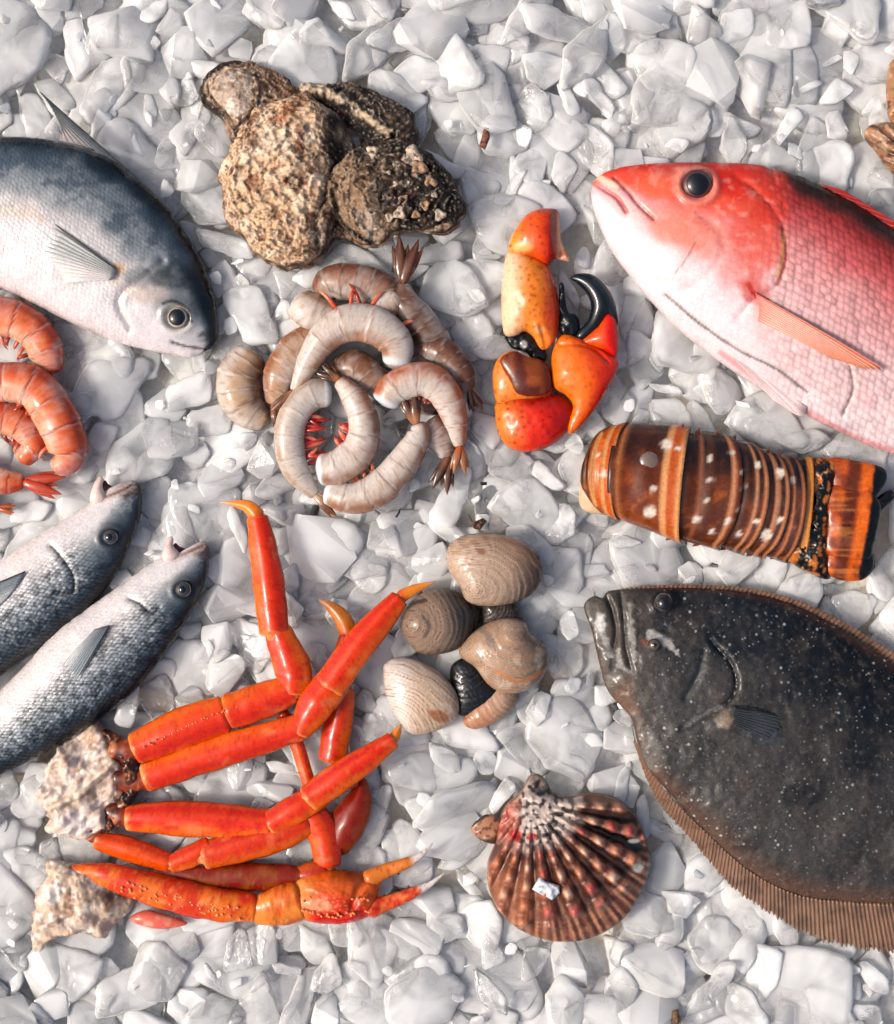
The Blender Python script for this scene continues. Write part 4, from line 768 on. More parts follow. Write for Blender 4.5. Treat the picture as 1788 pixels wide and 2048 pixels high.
    puff('claw_tip', fr, Fb, 22, 34, 18, g=2.8, mat=M_CLAW, parent=t, paint=lambda p: (p.fill((24, 34, 42)), p.stroke([(1190, 562), (1216, 596), (1224, 628)], 8, (70, 82, 92), 0.4)))
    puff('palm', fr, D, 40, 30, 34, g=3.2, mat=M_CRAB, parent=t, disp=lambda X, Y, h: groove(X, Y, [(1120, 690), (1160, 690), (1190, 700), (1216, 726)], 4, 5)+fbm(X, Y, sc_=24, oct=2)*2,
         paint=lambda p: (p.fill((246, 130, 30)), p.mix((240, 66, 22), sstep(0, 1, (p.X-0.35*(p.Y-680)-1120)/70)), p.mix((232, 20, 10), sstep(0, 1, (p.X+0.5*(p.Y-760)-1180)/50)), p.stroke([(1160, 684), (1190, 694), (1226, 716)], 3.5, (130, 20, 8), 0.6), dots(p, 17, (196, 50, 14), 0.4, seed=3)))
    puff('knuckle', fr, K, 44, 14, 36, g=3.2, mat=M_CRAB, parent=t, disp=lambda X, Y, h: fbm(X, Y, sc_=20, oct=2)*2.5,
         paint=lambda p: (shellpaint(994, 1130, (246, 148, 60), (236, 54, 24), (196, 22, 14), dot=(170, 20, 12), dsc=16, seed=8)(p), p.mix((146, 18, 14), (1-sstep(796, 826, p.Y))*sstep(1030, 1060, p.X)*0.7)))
    w = puff('wrist', fr, Lw, 26, 24, 26, g=3.2, mat=M_CRAB, parent=t, paint=lambda p: (p.fill((244, 150, 64)), p.mix((150, 30, 16), sstep(1040, 1090, p.X)*0.9), dots(p, 14, (190, 60, 20), 0.5, seed=2)))
    puff('joint_membrane', fr, In, 14, 44, 6, g=3.2, mat=M_FLESH, parent=w, paint=lambda p: (p.fill((150, 78, 34)), p.noise((104, 40, 20), 26, 0.45, 0.65), p.blob(1068, 764, 22, (176, 92, 44), 14, a=0.6), p.mix((90, 24, 14), sstep(1070, 1098, p.X)*0.7)))
    FOOT.append((np.array([(990, 720), (1024, 700), (1105, 720), (1116, 600), (1141, 555), (1188, 550), (1230, 604), (1236, 738), (1140, 868), (1060, 903), (998, 868)], float), 1))
stone_claws()

# ================= SPINY LOBSTER TAIL ===============================
def lobster():
    t, fr = thing('lobster_tail', 'banded brown and orange lobster tail with white spots, between snapper and flounder', 'lobster tail', 1460, 1000, 40)
    TOP = cr([(1194, 900), (1206, 862), (1262, 846), (1330, 850), (1400, 860), (1460, 876), (1520, 898), (1580, 914), (1640, 916)], 200)
    BOT = cr([(1172, 978), (1200, 1018), (1240, 1038), (1300, 1058), (1360, 1078), (1430, 1090), (1500, 1104), (1570, 1118), (1620, 1136)], 200)
    def at(q):
        i = np.clip(np.asarray(q)*199, 0, 198.999); k = i.astype(int); f = (i-k)[..., None]
        return TOP[k]*(1-f)+TOP[k+1]*f, BOT[k]*(1-f)+BOT[k+1]*f
    def band(name, q0, q1, bow0, bow1, lift, pnt, H=78, nq=16, na=44, mat=M_LOB, spike=0):
        Q, A = np.meshgrid(np.linspace(0, 1, nq), np.linspace(0.0, 1, na), indexing='ij'); q = q0+(q1-q0)*Q
        T, B = at(q); th = np.pi*A; w = (1-np.cos(th))/2
        C = T*(1-w[..., None])+B*w[..., None]; s = np.sin(th)
        bow = (bow0+(bow1-bow0)*Q)*s; C[..., 0] += bow
        half = np.hypot(*(np.moveaxis(B-T, -1, 0)))/2; sw = lift*(Q**1.5)
        out = (C-(T+B)/2)/half[..., None]; C = C+out*sw[..., None]*0.7
        if spike: e = np.exp(-((A-1)/0.06)**2)*Q; C[..., 0] += e*spike; C[..., 1] += e*spike*0.5
        Z = 6+H*s**0.85*(1-0.10*q)+sw+fbm(C[..., 0], C[..., 1], sc_=20, oct=2, seed=5)*1.2+1.8*np.sin(Q*np.pi*5)*(Q < 0.6)
        V1 = np.concatenate([C, Z[..., None]], -1).reshape(-1, 3); V2 = V1.copy(); V2[:, 2] -= 7; V2[:, :2] -= (out.reshape(-1, 2))*4; n = len(V1); F = []
        for i in range(nq-1):
            for j in range(na-1):
                a = i*na+j; f = (a, a+1, a+na+1, a+na); F.append(f[::-1]); F.append(tuple(k+n for k in f))
        rim = [i*na for i in range(nq)]+[(nq-1)*na+j for j in range(1, na)]+[i*na+na-1 for i in range(nq-2, -1, -1)]+[j for j in range(na-2, 0, -1)]
        for k in range(len(rim)):
            a, b = rim[k], rim[(k+1) % len(rim)]; F.append((a, b, b+n, a+n))
        V = np.vstack([V1, V2]); p = Paint(V[:, 0], V[:, 1], V[:, 2]); pnt(p, np.r_[Q.ravel(), Q.ravel()], np.r_[A.ravel(), A.ravel()])
        me = mesh_from(name, fr.v(V), F, p.c); bm = bmesh.new(); bm.from_mesh(me); bmesh.ops.recalc_face_normals(bm, faces=bm.faces); bm.to_mesh(me); bm.free()
        return obj(name, me, mat, t)
    # inner meat core
    puff('tail_meat', fr, [(1160, 1000), (1170, 930), (1200, 880), (1260, 856), (1400, 868), (1560, 915), (1620, 930), (1610, 1120), (1480, 1092), (1300, 1050), (1210, 1030), (1175, 1024)], 62, 4, 34, g=6, mat=M_FLESH, parent=t,
         paint=lambda p: (p.fill((226, 190, 156)), p.noise((240, 216, 190), 20, 0.5, 0.7), p.mix((120, 60, 30), sstep(1230, 1260, p.X))))
    def wd(p, pts):
        for (x, y, r) in pts: p.blob(x, y, r, (238, 226, 210), a=0.95, soft=0.35, wob=0.15)
    dotsall = [(1330, 890, 13), (1296, 1024, 13), (1300, 978, 7), (1388, 1038, 9), (1415, 918, 7), (1416, 958, 6), (1405, 1002, 5), (1452, 1042, 7), (1472, 1015, 5), (1476, 943, 5), (1482, 976, 5), (1508, 1044, 6), (1528, 1070, 12), (1556, 946, 10), (1580, 960, 7), (1553, 1040, 7), (1474, 1068, 7), (1420, 1064, 7), (1204, 950, 8), (1193, 911, 4), (1352, 898, 6), (1510, 930, 7), (1458, 906, 5)]
    def bp(c0, c1, stripe, dark, edge=(214, 142, 84), sq=0.8, seed=0):
        def f(p, Q, A):
            p.fill(c0); p.mix(c1, sstep(0.2, 0.8, fbm(p.X, p.Y, sc_=26, oct=3, seed=seed)+0.5)*0.8); p.noise((206, 120, 50), 16, 0.58, 0.75, a=0.4, seed=seed+3)
            p.mix((26, 22, 22), dark*(1-sstep(0.28, 0.62, A+fbm(p.X, p.Y, sc_=30, seed=7)*0.12))*0.95)
            for (a, b, c) in stripe: p.mix(c, sstep(a-0.04, a, Q)*(1-sstep(b, b+0.04, Q))*0.9)
            p.mix(edge, sstep(0.9, 0.94, Q)*0.9*(0.35+0.65*sstep(0.1, 0.4, A))); p.mix((50, 24, 14), (1-sstep(0, 0.12, Q))*0.8); wd(p, dotsall)
            p.mix((46, 26, 18), (1-sstep(0, 0.04, A))+sstep(0.97, 1, A)*0.8)
        return f
    OR, CRM, BR = (222, 110, 36), (238, 176, 112), (148, 74, 28)
    band('tail_segment', 0.02, 0.13, -26, -30, 4, bp((128, 84, 50), (104, 62, 34), [], 0.3, edge=(198, 122, 60)), H=66)
    band('tail_segment', 0.10, 0.20, -34, -30, 6, bp(OR, (196, 90, 24), [(0.1, 0.28, CRM), (0.55, 0.66, CRM)], 0.1, seed=2), H=76)
    band('tail_segment', 0.18, 0.46, -30, -16, 10, bp((150, 74, 26), (112, 52, 22), [(0.80, 0.93, (204, 98, 34)), (0.75, 0.79, (240, 176, 120)), (0.12, 0.15, (190, 120, 70))], 0.75, edge=(244, 176, 116), seed=5), H=82, nq=24, spike=6)
    band('tail_segment', 0.43, 0.60, -6, 34, 9, bp((122, 62, 24), (92, 44, 20), [(0.84, 0.9, (214, 150, 108)), (0.3, 0.34, (150, 92, 62)), (0.48, 0.52, (96, 56, 40))], 0.95, edge=(120, 60, 36), seed=8), H=82, spike=12)
    band('tail_segment', 0.57, 0.70, 18, 40, 9, bp((112, 56, 24), (84, 40, 20), [(0.7, 0.76, (206, 146, 108)), (0.3, 0.34, (150, 92, 62)), (0.48, 0.52, (96, 56, 40))], 1, edge=(210, 140, 96), seed=11), H=80, spike=12)
    band('tail_segment', 0.67, 0.79, 22, 40, 8, bp((104, 52, 24), (78, 38, 20), [(0.66, 0.72, (200, 140, 104)), (0.3, 0.34, (150, 92, 62)), (0.48, 0.52, (96, 56, 40))], 1, edge=(204, 136, 96), seed=14), H=77, spike=12)
    band('tail_segment', 0.76, 0.88, 20, 30, 8, bp((110, 54, 26), (64, 34, 22), [(0.62, 0.7, (196, 128, 90)), (0.3, 0.34, (150, 92, 62)), (0.48, 0.52, (96, 56, 40))], 1, edge=(190, 120, 80), seed=17), H=72, spike=10)
    band('tail_segment', 0.85, 0.97, 6, 4, 6, bp((70, 44, 26), (44, 30, 22), [(0.8, 1, (222, 146, 66))], 0.8, edge=(232, 160, 78), seed=21), H=62, spike=4)
    # little spines on the upper edge and the tips on the lower edge
    for (x, y) in ((1362, 850), (1394, 858), (1432, 862), (1466, 872), (1500, 886), (1534, 898), (1556, 904)):
        tube('spine', fr, [(x-4, y+26, 44), (x+1, y+10, 42), (x+6, y-4, 34)], [7, 5, 2], M_LOB, t, nr=8, n=6, paint=lambda p, q, a: (p.fill((104, 52, 30)), p.mix((190, 120, 76), sstep(0.6, 1, q)*0.6)))
    for (x, y) in ((1346, 1068), (1400, 1080), (1455, 1088), (1508, 1100), (1556, 1106)):
        tube('spine', fr, [(x+18, y-20, 22), (x+4, y+2, 16), (x-12, y+13, 10)], [12, 8, 2], M_LOB, t, nr=8, n=6, paint=lambda p, q, a: (p.fill((150, 78, 36)), p.mix((50, 26, 18), sstep(0.6, 1, q)*0.8)))
    # tail fan: mottled joint then three wide plates, each with a black rim
    def mott(p): p.fill((26, 26, 26)); p.noise((214, 132, 62), 13, 0.56, 0.64, a=0.9, seed=4, sx=0.7, sy=1.6); p.noise((236, 200, 160), 8, 0.66, 0.72, a=0.8, seed=8); p.mix((222, 138, 66), (1-sstep(1600, 1614, p.X+0.13*(p.Y-1000)))*0.85)
    puff('fan_joint', fr, [(1594, 918), (1640, 914), (1682, 922), (1672, 980), (1664, 1050), (1660, 1110), (1664, 1158), (1620, 1146), (1566, 1112), (1560, 1088), (1590, 1070), (1606, 1000), (1606, 950)], 46, 12, 24, g=3.6, mat=M_LOB, parent=t, paint=mott, disp=lambda X, Y, h: fbm(X, Y, sc_=12, oct=3, seed=6)*7)
    def plate(pts, z, seed):
        xm = np.mean([q[0] for q in pts])
        def pn(p):
            s = (p.X+0.14*(p.Y-1030)); p.fill((206, 96, 32)); p.mix((96, 42, 24), sstep(1676, 1690, s)*(1-sstep(1702, 1718, s))*0.9); p.mix((232, 116, 32), sstep(1708, 1720, s)); p.mix((150, 66, 28), (1-sstep(1664, 1682, s))*0.6)
            p.noise((84, 34, 20), 26, 0.52, 0.7, a=0.6, seed=seed); p.mix((240, 160, 80), 0.35*sstep(0.3, 0.8, vnoise(p.Y/5, p.X/60, seed=seed)))
            p.mix((20, 24, 26), sstep(1732, 1738, s+fbm(p.X, p.Y, sc_=20, seed=4)*5)); p.mix((236, 170, 100), (1-sstep(0, 0.2, p.h))*(1-sstep(1726, 1732, s))*0.6)
        puff('tail_fan_plate', fr, pts, 20, z, 10, g=3.4, mat=M_LOB, parent=t, paint=pn, power=0.35, disp=lambda X, Y, h: np.sin(Y/5.0+X/40)*1.0*sstep(1690, 1740, X)+fbm(X, Y, sc_=30, oct=2, seed=seed)*3)
    plate([(1660, 918), (1720, 922), (1756, 930), (1774, 940), (1776, 962), (1758, 990), (1752, 1012), (1700, 1006), (1664, 984)], 24, 3)
    plate([(1656, 1096), (1700, 1086), (1738, 1096), (1752, 1120), (1744, 1148), (1722, 1162), (1680, 1160), (1654, 1140)], 22, 7)
    plate([(1660, 974), (1700, 976), (1744, 986), (1762, 1010), (1758, 1050), (1748, 1090), (1738, 1118), (1700, 1118), (1652, 1104), (1652, 1040)], 34, 5)
    puff('tail_fan_plate', fr, [(1744, 1010), (1768, 988), (1790, 980), (1794, 996), (1776, 1014), (1758, 1030)], 8, 12, 8, g=3.4, mat=M_LOB, parent=t, paint=lambda p: (p.fill((22, 26, 28)), p.noise((120, 80, 50), 10, 0.6, 0.7)))
    puff('tail_fan_plate', fr, [(1736, 1110), (1752, 1108), (1756, 1134), (1744, 1144), (1734, 1130)], 8, 14, 8, g=3.4, mat=M_LOB, parent=t, paint=lambda p: p.fill((22, 26, 28)))
    # drop of ice water disc lying on the second band
    ball('water_drop', fr, 1294, 924, 84, 20, skin_mat('water_drop', rough=0.05, coat=1, base=(176, 150, 134), rough_var=0, bump=0, trans=0.75), t, rz=7)
    FOOT.append((np.array([(1160, 1000), (1194, 880), (1206, 855), (1330, 850), (1460, 872), (1580, 910), (1776, 935), (1780, 1000), (1752, 1150), (1700, 1165), (1620, 1146), (1560, 1112), (1300, 1062), (1180, 1024)], float), 1))
lobster()

# ================= SNOW CRAB CLUSTERS ===============================
SEED = [0]
def leg_seg(name, fr, parent, path, radii, dark=0.0, orange=0.3, tip=False, flat=0.62, edge=1, er=0.36):
    SEED[0] += 1; sd = SEED[0]
    def pn(p, q, a):
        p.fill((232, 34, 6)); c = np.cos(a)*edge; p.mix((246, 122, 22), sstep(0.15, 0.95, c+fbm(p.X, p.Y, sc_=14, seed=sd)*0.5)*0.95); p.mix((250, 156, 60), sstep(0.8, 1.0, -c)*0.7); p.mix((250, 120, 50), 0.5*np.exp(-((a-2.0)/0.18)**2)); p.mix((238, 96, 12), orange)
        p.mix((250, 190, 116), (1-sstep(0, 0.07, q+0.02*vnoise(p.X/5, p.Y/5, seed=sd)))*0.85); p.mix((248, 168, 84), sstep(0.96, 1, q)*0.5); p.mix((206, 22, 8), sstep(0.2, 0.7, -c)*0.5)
        p.noise((246, 96, 30), 7, 0.56, 0.72, a=0.3, seed=sd); dots(p, 9, (186, 26, 8), 0.5, seed=sd); p.noise((252, 176, 120), 20, 0.6, 0.78, a=0.35, seed=sd+40, sx=2.5)
        if tip: p.mix((244, 150, 56), sstep(0.0, 0.3, q)); p.mix((214, 176, 140), sstep(0.6, 0.95, q)*0.9)
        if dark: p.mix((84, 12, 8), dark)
    def rdg(T, A): return 1.02+0.085*np.cos(4*A)+0.03*np.cos(A+1)+0.05*vnoise(T*9, A*1.5, seed=sd)+0.05*(np.exp(-(T/0.05)**2)+np.exp(-((T-1)/0.05)**2))
    fp = cr(path, 10) if len(path) > 2 else np.array(path, float); rm = max(radii)*0.75
    tg = np.gradient(fp[:, :2], axis=0); tg /= np.linalg.norm(tg, axis=1)[:, None]+1e-9; nn = np.stack([-tg[:, 1], tg[:, 0]], 1)
    if fp[:, 2].mean() < 48: FOOT.append((np.vstack([fp[:, :2]+nn*rm, (fp[:, :2]-nn*rm)[::-1]]), 1))
    if not tip:
        x0, y0, z0 = path[0]; x1, y1 = path[1][0], path[1][1]; dl = math.hypot(x1-x0, y1-y0); x0 += (x1-x0)/dl*5; y0 += (y1-y0)/dl*5; ball('joint_membrane', fr, x0, y0, z0, radii[0]*0.66, M_FLESH, parent, rz=radii[0]*0.42, paint=lambda p: (p.fill((240, 150, 84)), p.noise((250, 206, 160), 8, 0.5, 0.7), p.mix((200, 50, 20), 0.5*sstep(0, 0.5, fbm(p.X, p.Y, sc_=12, seed=sd))))) if parent.get('category') is None and radii[0] > 15 else None
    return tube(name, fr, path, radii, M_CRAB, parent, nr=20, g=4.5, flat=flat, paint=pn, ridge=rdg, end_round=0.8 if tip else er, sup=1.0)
def cluster_a():
    t, fr = thing('crab_leg_cluster', 'cluster of bright orange snow crab legs fanning right from white shoulder meat', 'crab legs', 420, 1480, 40)
    M1 = [(100, 1518), (122, 1478), (152, 1456), (190, 1448), (214, 1470), (224, 1512), (250, 1532), (262, 1560), (244, 1600), (222, 1640), (190, 1676), (150, 1684), (112, 1670), (84, 1668), (92, 1628), (64, 1606), (80, 1568), (84, 1540)]
    ft = [(92, 1618), (150, 1590), (210, 1540), (236, 1512)]
    R1 = cr(M1, 90, True); R1 = R1+np.stack([vnoise(R1[:, 0]/9, R1[:, 1]/9, seed=3), vnoise(R1[:, 0]/9, R1[:, 1]/9, seed=4)], 1)*6
    puff('shoulder_meat', fr, R1, 50, 8, 34, smooth_outline=False, power=0.36, g=3.4, mat=M_MEAT, parent=t,
         paint=lambda p: (p.fill((232, 214, 202)), p.noise((204, 176, 154), 18, 0.5, 0.7, sx=3, sy=0.6, rot=-35), p.noise((186, 146, 114), 30, 0.6, 0.8, a=0.3, seed=4), p.mix((134, 82, 50), sstep(0, 1, (p.X+0.15*(p.Y-1560)-212)/34)*0.85), p.stroke(ft, 5, (240, 216, 190), 0.8), p.stroke([(104, 1622), (160, 1596), (216, 1548)], 4, (170, 140, 116), 0.7), p.blob(180, 1478, 20, (206, 160, 120), 26, a=0.6, wob=0.5), p.blob(150, 1650, 50, (244, 236, 232), 28, a=0.6, wob=0.4), p.stroke([(150, 1462), (190, 1450), (212, 1478)], 7, (140, 96, 66), 0.7, wob=4)),
         disp=lambda X, Y, h: 6*np.exp(-(dist_poly(X, Y, ft)[0]/6)**2)+fbm(X*0.8-Y*0.6, (X*0.6+Y*0.8)*3, sc_=26, oct=3)*9+fbm(X, Y, sc_=40, oct=4, seed=4)*20-16*sstep(0, 30, dist_poly(X, Y, ft)[0])*sstep(-0.2, 0.4, fbm(X, Y, sc_=50, seed=9)))
    puff('torn_shell', fr, [(200, 1462), (236, 1470), (262, 1500), (284, 1540), (272, 1590), (250, 1626), (214, 1668), (196, 1664), (236, 1600), (244, 1552), (226, 1510)], 24, 22, 22, g=3.4, mat=M_MEAT, parent=t, paint=lambda p: (p.fill((96, 50, 32)), p.noise((196, 132, 84), 10, 0.58, 0.7, a=0.8), p.noise((50, 26, 20), 20, 0.5, 0.65, seed=4)), disp=lambda X, Y, h: fbm(X, Y, sc_=12, oct=3)*9)
    FOOT.append((np.array(M1+[], float), 1)); FOOT.append((np.array([(200, 1462), (262, 1490), (290, 1540), (250, 1640), (200, 1664)], float), 1))
    for k, (pa, rr_) in enumerate((([(214, 1500, 26), (246, 1504, 30), (284, 1496, 34)], [22, 25, 20]), ([(220, 1556, 24), (256, 1562, 28), (306, 1556, 34)], [22, 24, 20]),
                    ([(206, 1620, 20), (232, 1632, 26), (266, 1638, 30)], [20, 22, 19]), ([(160, 1652, 16), (184, 1672, 20), (206, 1684, 22)], [18, 17, 14]))):
        tube('hip_joint', fr, pa, rr_, M_CRAB, t, nr=14, g=4, flat=0.7, end_round=0.5, ridge=lambda T, A: 1+0.12*vnoise(T*5, A*2, seed=5), paint=lambda p, q, a, k=k: (p.fill((150, 62, 26)), p.noise((226, 150, 96), 12, 0.5, 0.7, seed=k), p.noise((70, 26, 16), 14, 0.5, 0.7, seed=k+9), p.mix((236, 96, 30), sstep(0.6, 1, q)*0.7)))
    # rear legs first (underneath)
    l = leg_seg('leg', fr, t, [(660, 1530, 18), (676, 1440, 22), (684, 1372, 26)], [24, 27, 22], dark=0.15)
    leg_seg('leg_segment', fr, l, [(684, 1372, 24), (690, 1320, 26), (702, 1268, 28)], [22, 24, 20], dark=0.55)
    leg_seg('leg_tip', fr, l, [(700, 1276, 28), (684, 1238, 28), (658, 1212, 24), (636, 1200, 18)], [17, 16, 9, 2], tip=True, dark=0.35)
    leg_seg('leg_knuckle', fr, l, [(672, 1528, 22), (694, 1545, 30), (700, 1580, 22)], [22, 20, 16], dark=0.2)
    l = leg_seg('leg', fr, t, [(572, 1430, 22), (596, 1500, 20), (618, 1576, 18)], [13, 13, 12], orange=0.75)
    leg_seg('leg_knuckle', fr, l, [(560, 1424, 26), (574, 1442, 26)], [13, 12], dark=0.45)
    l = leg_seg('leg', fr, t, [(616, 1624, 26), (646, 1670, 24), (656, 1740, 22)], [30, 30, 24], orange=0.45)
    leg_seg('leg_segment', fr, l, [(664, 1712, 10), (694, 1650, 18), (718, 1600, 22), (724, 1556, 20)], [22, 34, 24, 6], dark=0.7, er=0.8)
    leg_seg('leg_knuckle', fr, l, [(656, 1742, 22), (620, 1752, 24), (586, 1756, 20)], [22, 22, 14], dark=0.35)
    # four front legs
    l = leg_seg('leg', fr, t, [(262, 1502, 36), (360, 1458, 40), (458, 1424, 44)], [28, 39, 35], edge=-1)
    leg_seg('leg_segment', fr, l, [(448, 1426, 46), (520, 1402, 48), (592, 1374, 48)], [33, 33, 27], edge=-1)
    for k in range(34):
        q = (k+0.5)/34; x = 290+q*270+RNG.uniform(-3, 3); y = 1484-q*96-16*math.sin(q*3.1)+RNG.uniform(-3, 3)
        ball('shell_spine', fr, x, y+10, 62+4*math.sin(q*3.1), 2.6, M_CRAB, l, rz=3, seg=6, paint=lambda p: p.fill((250, 150, 80)))
    leg_seg('leg_knuckle', fr, l, [(584, 1390, 50), (588, 1345, 54), (572, 1300, 52), (552, 1252, 50)], [26, 33, 31, 22])
    leg_seg('leg_segment', fr, l, [(550, 1272, 54), (540, 1180, 56), (526, 1090, 52), (514, 1030, 48)], [27, 29, 25, 18], edge=-1)
    leg_seg('leg_tip', fr, l, [(520, 1040, 46), (500, 1016, 44), (474, 1008, 38), (438, 1004, 28)], [16, 13, 7, 1.5], tip=True, orange=0.5)
    l = leg_seg('leg', fr, t, [(282, 1560, 34), (400, 1516, 40), (500, 1484, 46), (608, 1452, 50)], [26, 30, 29, 24], edge=-1)
    leg_seg('leg_knuckle', fr, l, [(598, 1470, 54), (630, 1412, 60), (676, 1350, 60)], [16, 33, 30], edge=1, orange=0.35)
    leg_seg('leg_segment', fr, l, [(654, 1378, 64), (710, 1300, 66), (760, 1240, 62), (802, 1192, 56)], [30, 30, 25, 17])
    leg_seg('leg_tip', fr, l, [(796, 1196, 54), (830, 1178, 50), (872, 1162, 44)], [13, 9, 1.5], tip=True, orange=0.5)
    l = leg_seg('leg', fr, t, [(246, 1638, 32), (340, 1636, 36), (440, 1640, 38), (546, 1646, 40)], [22, 32, 31, 25], orange=0.1)
    leg_seg('leg_knuckle', fr, l, [(534, 1652, 44), (590, 1618, 48), (652, 1584, 48)], [22, 27, 22])
    leg_seg('leg_segment', fr, l, [(612, 1602, 52), (680, 1552, 56), (740, 1512, 54), (790, 1476, 48)], [26, 28, 23, 15], orange=0.15)
    leg_seg('leg_tip', fr, l, [(780, 1488, 46), (792, 1468, 42), (802, 1448, 34)], [11, 9, 2], tip=True, orange=0.5)
    l = leg_seg('leg', fr, t, [(184, 1680, 22), (260, 1702, 24), (342, 1730, 24)], [16, 23, 18], orange=0.85)
    leg_seg('leg_knuckle', fr, l, [(334, 1734, 26), (380, 1714, 28), (424, 1690, 28)], [16, 21, 18], orange=0.5)
    leg_seg('leg_segment', fr, l, [(400, 1716, 30), (480, 1692, 32), (560, 1668, 32), (620, 1640, 30)], [24, 31, 31, 24], dark=0.1)
cluster_a()
def cluster_b():
    t, fr = thing('crab_claw_arm', 'spiny orange snow crab arm with a pincer claw and white meat end, at the bottom', 'crab claw', 460, 1800, 34)
    M2 = [(92, 1724), (128, 1730), (180, 1740), (236, 1764), (266, 1796), (250, 1836), (214, 1864), (206, 1880), (150, 1870), (100, 1886), (72, 1912), (60, 1890), (62, 1830), (72, 1780), (92, 1752)]
    R2 = cr(M2, 90, True); R2 = R2+np.stack([vnoise(R2[:, 0]/8, R2[:, 1]/8, seed=3), vnoise(R2[:, 0]/8, R2[:, 1]/8, seed=4)], 1)*6
    puff('shoulder_meat', fr, R2, 44, 10, 34, smooth_outline=False, power=0.38, g=3.2, mat=M_MEAT, parent=t,
         paint=lambda p: (p.fill((220, 196, 174)), p.noise((250, 240, 230), 15, 0.52, 0.68, seed=3), p.noise((160, 110, 76), 28, 0.52, 0.72, a=0.6, seed=7), p.noise((80, 52, 38), 18, 0.62, 0.76, a=0.6, seed=9), p.mix((66, 38, 30), np.exp(-(np.hypot((p.X-226)/44, (p.Y-1786)/26))**2)*0.9), p.blob(96, 1786, 22, (236, 232, 226), 20, a=0.7, wob=0.4), p.stroke([(100, 1850), (140, 1828), (150, 1800)], 8, (120, 72, 44), 0.6, wob=4), p.blob(160, 1850, 40, (186, 170, 158), 14, a=0.6, wob=0.5, rot=-15)),
         disp=lambda X, Y, h: fbm(X, Y, sc_=34, oct=4, seed=8)*24)
    def pk(p): p.fill((240, 120, 100)); p.noise((250, 176, 150), 12, 0.5, 0.7)
    puff('pink_membrane', fr, [(256, 1842), (290, 1824), (346, 1838), (372, 1852), (330, 1862), (290, 1858)], 16, 12, 12, g=3.2, mat=M_FLESH, parent=t, paint=pk)
    def spiny(name, path, radii, z0=None, dark=0, base=(222, 62, 10), light=(244, 140, 36), nsp=0, par=None):
        SEED[0] += 1; sd = SEED[0]
        def pn(p, q, a):
            p.fill(base); p.mix(light, sstep(0.1, 0.7, np.sin(a)*0.4+np.cos(a)*0.2+fbm(p.X, p.Y, sc_=26, seed=sd)*0.9)*0.7); p.noise((250, 180, 110), 8, 0.58, 0.72, a=0.5, seed=sd); dots(p, 8, (180, 40, 10), 0.5, seed=sd)
            if dark: p.mix((74, 24, 16), dark)
        o = tube(name, fr, path, radii, M_CRAB, par or t, nr=20, g=4, flat=0.7, paint=pn, ridge=lambda T, A: 1+0.07*vnoise(T*16, A*3, seed=sd)+0.06*np.cos(3*A), end_round=0.4)
        return o
    arm0 = spiny('leg', [(300, 1750, 12), (420, 1760, 14), (560, 1756, 16), (640, 1768, 18)], [20, 30, 28, 20], dark=0.65)
    arm = spiny('arm', [(140, 1742, 30), (220, 1752, 36), (330, 1782, 38), (430, 1806, 38), (518, 1814, 34)], [14, 27, 33, 34, 28])
    for k in range(44):
        q = RNG.uniform(0.25, 0.97); P_ = cr([(140, 1742), (220, 1752), (330, 1782), (430, 1806), (500, 1812)], 50)[int(q*49)]; off = RNG.uniform(0, 30)
        x, y = P_[0]+RNG.uniform(-4, 4), P_[1]+off-4; z = 38+22*math.sqrt(max(0, 1-(off/33)**2))
        tube('shell_spine', fr, [(x, y, z-4), (x+2, y+1, z+1), (x+4, y+2, z+4)], [4.2, 3.2, 1.0], M_CRAB, arm, end_round=0.1, nr=6, n=4, paint=lambda p, q, a: p.fill((250, 150, 90)))
    spiny('wrist', [(500, 1824, 28), (548, 1812, 34), (610, 1794, 38)], [24, 38, 38], base=(226, 104, 24), light=(244, 160, 60))
    puff('wrist_fold', fr, [(500, 1840), (524, 1800), (556, 1770), (606, 1764), (622, 1800), (612, 1838), (570, 1852), (530, 1850)], 34, 24, 22, g=3, mat=M_CRAB, parent=t, paint=lambda p: (p.fill((232, 118, 34)), p.noise((246, 190, 110), 18, 0.5, 0.7), p.stroke([(552, 1784), (560, 1812), (556, 1840)], 5, (130, 70, 30), 0.8, wob=3), p.stroke([(540, 1800), (548, 1822)], 4, (110, 60, 30), 0.6), dots(p, 9, (210, 80, 20), 0.5)), disp=lambda X, Y, h: fbm(X, Y, sc_=16, oct=2)*5)
    P3 = [(572, 1790), (592, 1762), (640, 1742), (690, 1742), (740, 1748), (760, 1764), (754, 1800), (744, 1830), (700, 1846), (640, 1848), (594, 1836), (574, 1816)]
    def pp(p): p.fill((232, 110, 34)); p.mix((246, 170, 84), 1-sstep(590, 640, p.X)); p.mix((222, 30, 12), sstep(1800, 1824, p.Y)*sstep(600, 640, p.X)); p.blob(672, 1806, 64, (226, 60, 24), 26, a=0.8, wob=0.3); p.blob(636, 1806, 34, (240, 180, 140), 13, a=0.7, wob=0.5); p.mix((130, 60, 26), (1-sstep(1744, 1778, p.Y))*sstep(660, 700, p.X)*0.75); dots(p, 9, (250, 176, 120), 0.7, seed=4, m=np.exp(-(np.hypot((p.X-670)/70, (p.Y-1806)/24))**4)); dots(p, 12, (180, 60, 20), 0.4, seed=6)  # dark brown on the upper edge is shadow painted onto the palm
    palm = puff('palm', fr, P3, 48, 22, 32, g=3, mat=M_CRAB, parent=t, paint=pp, disp=lambda X, Y, h: fbm(X, Y, sc_=22, oct=3)*5+groove(X, Y, [(736, 1752), (716, 1780), (706, 1810)], 8, 8))
